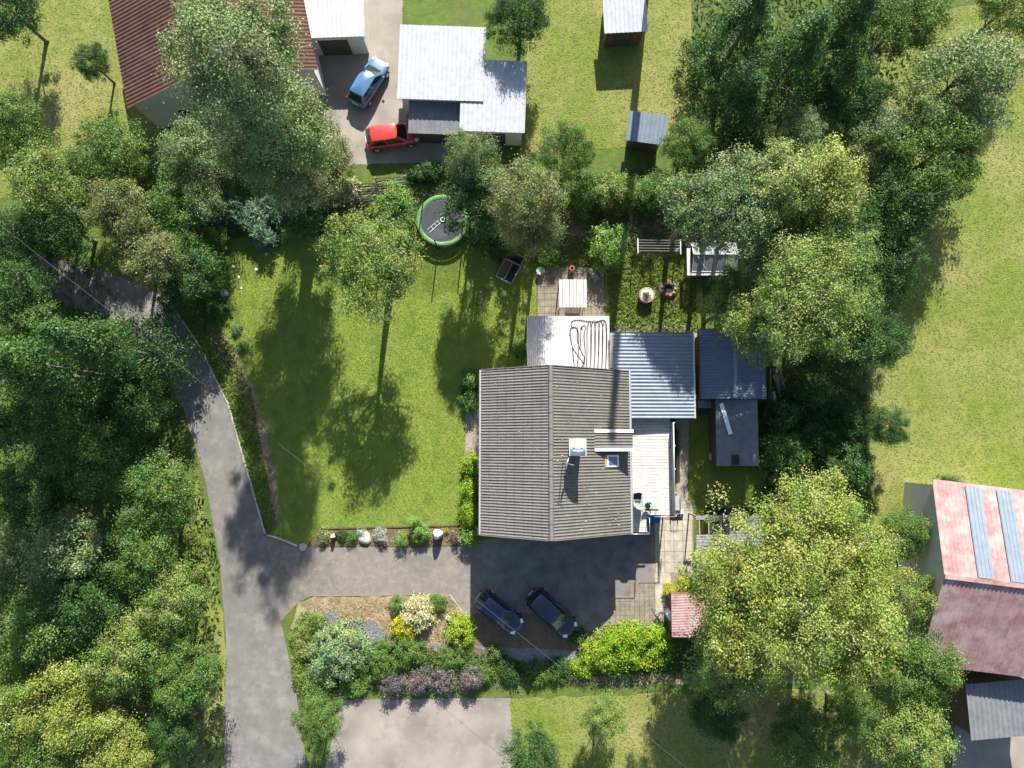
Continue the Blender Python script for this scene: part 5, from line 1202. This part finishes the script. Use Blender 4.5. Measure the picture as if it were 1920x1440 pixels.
OUT = [
 ('greyg',360,300,5,3.2,'pale green tree below the red-brown roof',None),
 ('mid',575,308,4,1.9,'mid green tree between the tall pale tree and the garden edge',None),
 ('olive',615,292,4,2.3,'olive tree beside the neighbouring forecourt',None),
 ('mid',215,300,4,3.2,'mid green tree west of the red-brown roof',None),
 ('lime',90,350,4.5,3.4,'yellow-green tree at the west edge, level with the garden corner',None),
 ('mid',30,250,6,3.0,'green tree at the west edge beside the corner lawn',None),
 ('deep',175,120,6,1.7,'dark slim tree between corner lawn and red-brown roof',None),
 ('deep',120,425,4.5,2.8,'dark tree north of the road end',None),
 ('deep',30,450,4.5,2.6,'dark green tree at the west edge above the shaded wood',None),
 ('mid',60,610,6,2.6,'mid green tree in the shaded western wood',None),
 ('deep',40,545,7,3.0,'dark tree hanging over the road at the west edge',None),
 ('fir',210,650,8,3.6,'dark fir beside the road bend',7),
 ('fir',110,690,9,3.8,'dark fir in the middle of the western wood',8),
 ('fir',20,690,9,3.6,'dark fir at the west edge',8),
 ('deep',255,770,6,3.0,'dark broad tree beside the road below the fir',None),
 ('fir',60,800,9,3.6,'dark fir south of the western firs',8),
 ('mid',170,850,8,3.6,'mid green tree in the western wood, level with the house ridge',None),
 ('mid',300,930,7,3.2,'mid green tree beside the straight road stretch',None),
 ('deep',70,920,8,3.4,'deep green tree at the west edge, level with the house',None),
 ('greyg',130,1020,8,3.6,'pale grey-green tree west of the driveway mouth',None),
 ('greyg',20,1060,7,3.2,'pale grey-green tree at the west edge',None),
 ('mid',270,1040,7,3.0,'green tree facing the driveway mouth across the road',None),
 ('lime',330,1130,7,3.0,'yellow-green tree at the road, south of the driveway mouth',None),
 ('deep',170,1130,7,3.2,'deep green tree behind the yellow-green roadside tree',None),
 ('mid',60,1180,7,3.4,'mid green tree in the south-western wood',None),
 ('lime',240,1230,7,3.2,'yellow-green tree in the south-western wood',None),
 ('mid',350,1260,6,2.8,'mid green tree at the road in the south-western wood',None),
 ('bright',130,1320,7,3.4,'yellowish tree near the south-west corner of view',None),
 ('lime',20,1340,7,3.2,'yellow-green tree in the south-west corner of view',None),
 ('deep',330,1370,5,2.2,'dark tree beside the road at the south edge',None),
 ('bright',230,1400,7,3.0,'yellowish tree at the south edge of the western wood',None),
 ('mid',110,1430,7,3.0,'green tree at the very south edge of the western wood',None),
 ('mid',600,1345,4,2.0,'green tree between the road and the southern forecourt',None),
 ('deep',1000,1420,5,2.4,'dark tree at the south edge beside the forecourt',None),
 ('lime',1130,1345,4,1.9,'yellow-green small tree on the southern lawn',None),
 ('deep',1340,1330,5,2.4,'dark green tree south of the huge tree',None),
 ('mid',1500,1380,6,2.8,'mid green tree on the southern lawn, east part',None),
 ('mid',1590,1330,5,2.2,'green tree south of the garden corner',None),
 ('lime',1700,1380,7,3.2,'yellow-green tree near the south-east corner of view',None),
 ('mid',1720,1250,7,3.0,'mid green tree beside the striped roof house',None),
 ('lime',1690,1120,7,2.6,'yellow-green tree west of the striped roof house',None),
 ('mid',1690,1000,5,2.0,'green tree at the corner of the striped roof house',None),
 ('deep',1780,920,3,1.4,'small dark tree north of the striped roof house',None),
 ('deep',1660,500,8,2.8,'dark tree just beyond the east boundary',None),
 ('deep',1650,640,7,2.4,'second dark tree just beyond the east boundary',None),
 ('deep',1660,800,5,1.8,'dark tree beyond the east boundary beside the meadow',None),
 ('greyg',1790,160,10,4.6,'large grey-green tree in the north-east',None),
 ('mid',1740,300,9,4.0,'mid green tree below the large grey-green one in the north-east',None),
 ('deep',1690,390,8,3.4,'dark tree at the meadow corner',None),
 ('greyg',1500,268,5,2.8,'pale green tree just outside the north-east garden edge',None),
 ('greyg',1640,262,5,3.0,'grey-green tree outside the north-east corner',None),
 ('fir',1390,60,6,3.8,'dark fir at the north edge beside the northern lawn',5),
 ('fir',1490,110,6,3.8,'dark fir in the middle of the northern firs',5),
 ('fir',1385,195,4.5,3.4,'dark fir nearest the garden among the northern firs',4),
 ('fir',1580,50,6,3.8,'dark fir at the north edge, east of the others',5),
 ('deep',1590,180,5,3.2,'dark broad tree among the northern firs',None),
 ('mid',1690,40,8,3.4,'green tree at the north edge of view in the north-east',None),
 ('lime',1880,20,6,2.8,'yellow-green tree in the north-east corner of view',None),
 ('deep',975,40,6,2.8,'dark tree at the north edge beside the pale roofs',None),
 ('greyg',882,312,7.0,2.4,'grey-green tree between the pale roofs and the trampoline',3.8),
 ('mid',1060,285,4.5,2.4,'green tree outside the north edge behind the patio',None),
 ('mid',1290,275,4.0,2.2,'green tree outside the north edge above the clothes line',None),
 ('deep',20,20,6,3.0,'dark tree in the north-west corner of view',None),
]
for (k,cx,cy,hc,r,lab,rz) in OUT:
    if rz is None and k != 'fir': rz = r*.95; hc = min(hc, rz+1.3)
    outer(k,cx,cy,hc,r,lab,rz)

# unseen mast, added to throw the long narrow shadow over annex and roof; cable poles
tipz = zd0-.15
tip = P(1147,822,tipz)
dist = 36.5
base = Vector((tip.x + dist*SUN_DX, tip.y + dist, 0)); hp = tipz + dist*math.hypot(1,SUN_DX)*math.tan(SUN_EL)
t = thing('shadow_mast', 'unseen tall mast added beyond the northern lawn to cast the narrow shadow on the roof', 'pole', base)
MB().tube([(base.x,base.y,0),(base.x,base.y,hp)],[.32,.28],12).build('shaft', M['wood_pole'], t, smooth=True)
MB().tube([(base.x,base.y,hp-.02),(base.x,base.y,hp+.08)],[.27,.05],12).build('cap', M['zinc'], t)
A, B = P(-60,375,7.6), P(1500,1610,7.6)
for q,lab in ((A,'wooden cable pole at the northern road end among dark trees'),(B,'wooden cable pole on the southern lawn')):
    t = thing('cable_pole', lab, 'pole', (q.x,q.y,0), 0, 'cable poles')
    MB().tube([(q.x,q.y,0),(q.x,q.y,7.9)],[.14,.10],10).build('shaft', M['wood_pole'], t, smooth=True)
    MB().bar((q.x-.25,q.y,7.5),(q.x+.25,q.y,7.5),.08).build('cross_arm', M['wood_pole'], t)
pts = []
for k in range(41):
    s = k/40; p = A.lerp(B,s); pts.append((p.x,p.y,7.6-1.2*4*s*(1-s)*.5))
tag(MB().tube(pts,.0075,5).build('overhead_cable', M['cable']), 'thin grey overhead cable running diagonally over lawn and driveway', 'cable')

# ------------------------------------------------------------------ grass and undergrowth (uncountable)
def inside(poly, x, y):
    c = np.zeros(len(x), bool); n = len(poly); j = n-1
    for i in range(n):
        xi, yi, xj, yj = poly[i][0], poly[i][1], poly[j][0], poly[j][1]
        c ^= ((yi > y) != (yj > y)) & (x < (xj-xi)*(y-yi)/(yj-yi+1e-12)+xi); j = i
    return c
def scatter(polys_px, dens, seed, excl=()):
    rng = np.random.default_rng(seed); out = []
    for px in polys_px:
        poly = [P(*p) for p in px]; xs=[p.x for p in poly]; ys=[p.y for p in poly]
        n = int((max(xs)-min(xs))*(max(ys)-min(ys))*dens)
        x = rng.uniform(min(xs),max(xs),n); y = rng.uniform(min(ys),max(ys),n); k = inside(poly,x,y)
        for e in excl: k &= ~inside([P(*p) for p in e],x,y)
        out.append(np.stack([x[k],y[k]],1))
    return np.concatenate(out), rng
def blades(name, label, polys, dens, seed, size, pal, excl=(), cat='grass', hgt=.03, flat=.5):
    xy, rng = scatter(polys, dens, seed, excl); n = len(xy)
    p = np.concatenate([xy, rng.uniform(.01,hgt,(n,1))],1)
    nrm = np.array([0,0,1.])*flat + rng.normal(size=(n,3))*.5; nrm[:,2]=np.abs(nrm[:,2])
    s = size*rng.uniform(.6,1.5,n); V = leaf_quads(p,nrm,s,s*.35,rng)
    V[:,:,2]=np.maximum(V[:,:,2],.006)
    a,b,e=(np.array(q) for q in pal); tt=np.clip(rng.normal(.5,.3,n),0,1)[:,None]; C=a*(1-tt)+b*tt
    m=rng.random(n)<.08; C[m]=e
    o=bpy.data.objects.new(name, fast_mesh(name,V.reshape(-1,3),n,C,M['grassblade'])); COL.objects.link(o); return tag(o,label,cat,kind='stuff')
GP=[(.135,.22,.026),(.235,.298,.045),(.34,.335,.105)]
LIT=[(392,615),(412,618),(440,670),(470,730),(497,800),(512,880),(524,985),(512,992),(500,890),(482,810),(455,740),(425,690)]
blades('lawn_grass','short mown grass of the garden lawn',[LAWN_PX,SIDE_PX,EAST_PX],330,401,.085,GP,excl=[LIT,[(873,768),(903,765),(903,880),(873,870)]])
blades('rough_grass','longer tufty grass along the lawn edges',[[(372,640),(405,600),(470,730),(520,990),(500,1003),(470,900),(430,760)],[(1134,480),(1300,480),(1310,622),(1146,622)],[(1040,440),(1110,440),(1110,500),(1040,500)]],160,402,.2,[(.07,.13,.015),(.15,.21,.03),(.24,.22,.08)],hgt=.12,flat=.25)
blades('leaf_litter','brown dry leaves and bark scattered on bare soil strips',[LIT,[(560,1130),(842,1115),(882,1200),(830,1230),(720,1200),(620,1180)],[(600,989),(862,984),(866,1022),(600,1025)],[(1040,400),(1260,330),(1290,440),(1180,470)]],120,403,.13,[(.16,.095,.05),(.33,.22,.12),(.5,.38,.24)],cat='leaf litter',hgt=.05,flat=1)
UG=[[(140,368),(1605,300),(1610,440),(1290,470),(1040,420),(700,385),(400,452),(405,600),(372,640),(312,556)],[(1440,600),(1615,450),(1640,1265),(1290,1275),(1240,1230),(1440,1100),(1440,880),(1425,740)],[(560,1185),(720,1205),(1080,1240),(1240,1190),(1300,1275),(560,1298)]]
blades('undergrowth','dense low green undergrowth below the trees and shrubs',UG,60,404,.24,[(.03,.07,.014),(.08,.13,.03),(.13,.17,.05)],cat='undergrowth',hgt=.35,flat=.9,excl=[[(885,1213),(1090,1218),(1090,1240),(960,1235)]])
blades('wood_undergrowth','low green undergrowth of the woods around the garden',[[(-60,400),(150,440),(345,770),(412,1050),(420,1440),(-60,1440)],[(1300,-40),(1700,-40),(1720,480),(1640,700),(1610,290),(1300,290)],[(-60,300),(640,230),(640,350),(140,368)]],14,405,.4,[(.035,.08,.014),(.08,.14,.03),(.14,.18,.05)],cat='undergrowth',hgt=.4,flat=.9)
blades('meadow_tufts','uneven tufts of meadow grass on the lawns beyond the garden',[[(1640,60),(1990,-60),(1990,1000),(1640,1000),(1630,700),(1640,400)],[(985,-40),(1295,-40),(1290,270),(985,290)],[(-40,-60),(200,-60),(235,120),(300,230),(330,290),(-40,390)],[(955,1310),(1700,1290),(1700,1460),(960,1460)]],40,406,.16,[(.10,.15,.02),(.17,.195,.033),(.24,.225,.08)],hgt=.02,flat=2.5)
shrub('corner_shrub','yellow-green ground cover at the road bend of the corner bed',588,1165,.5,1.0,'lime',121,.10,.28,group=G5,ry=.8)
shrub('corner_shrub','low green cover between grey-green bush and juniper',668,1278,.9,1.4,'fresh',122,.11,.3,group=G5)
shrub('corner_shrub','yellow-green low cover at the south-west tip of the garden',562,1268,.7,.9,'lime',123,.11,.3,group=G5,ry=1.2)

blades('drive_debris','dry leaves and grit scattered on the driveway and yard',[[(560,1028),(862,1024),(905,1012),(1226,1000),(1226,1110),(1145,1170),(1085,1195),(880,1150),(842,1113),(560,1118)]],5,407,.07,[(.12,.09,.06),(.26,.21,.15),(.42,.36,.28)],cat='debris',hgt=.04,flat=2,)

blades('bed_weeds','scattered low green weeds in the mulch bed and border',[[(545,1165),(620,1135),(842,1125),(882,1200),(830,1230),(720,1200),(620,1180)],[(600,992),(862,988),(864,1020),(600,1022)],[(885,1180),(1085,1200),(1222,1175),(1080,1235),(890,1235)]],9,408,.15,[(.07,.13,.015),(.15,.21,.03),(.22,.24,.05)],cat='weeds',hgt=.1,flat=.7)
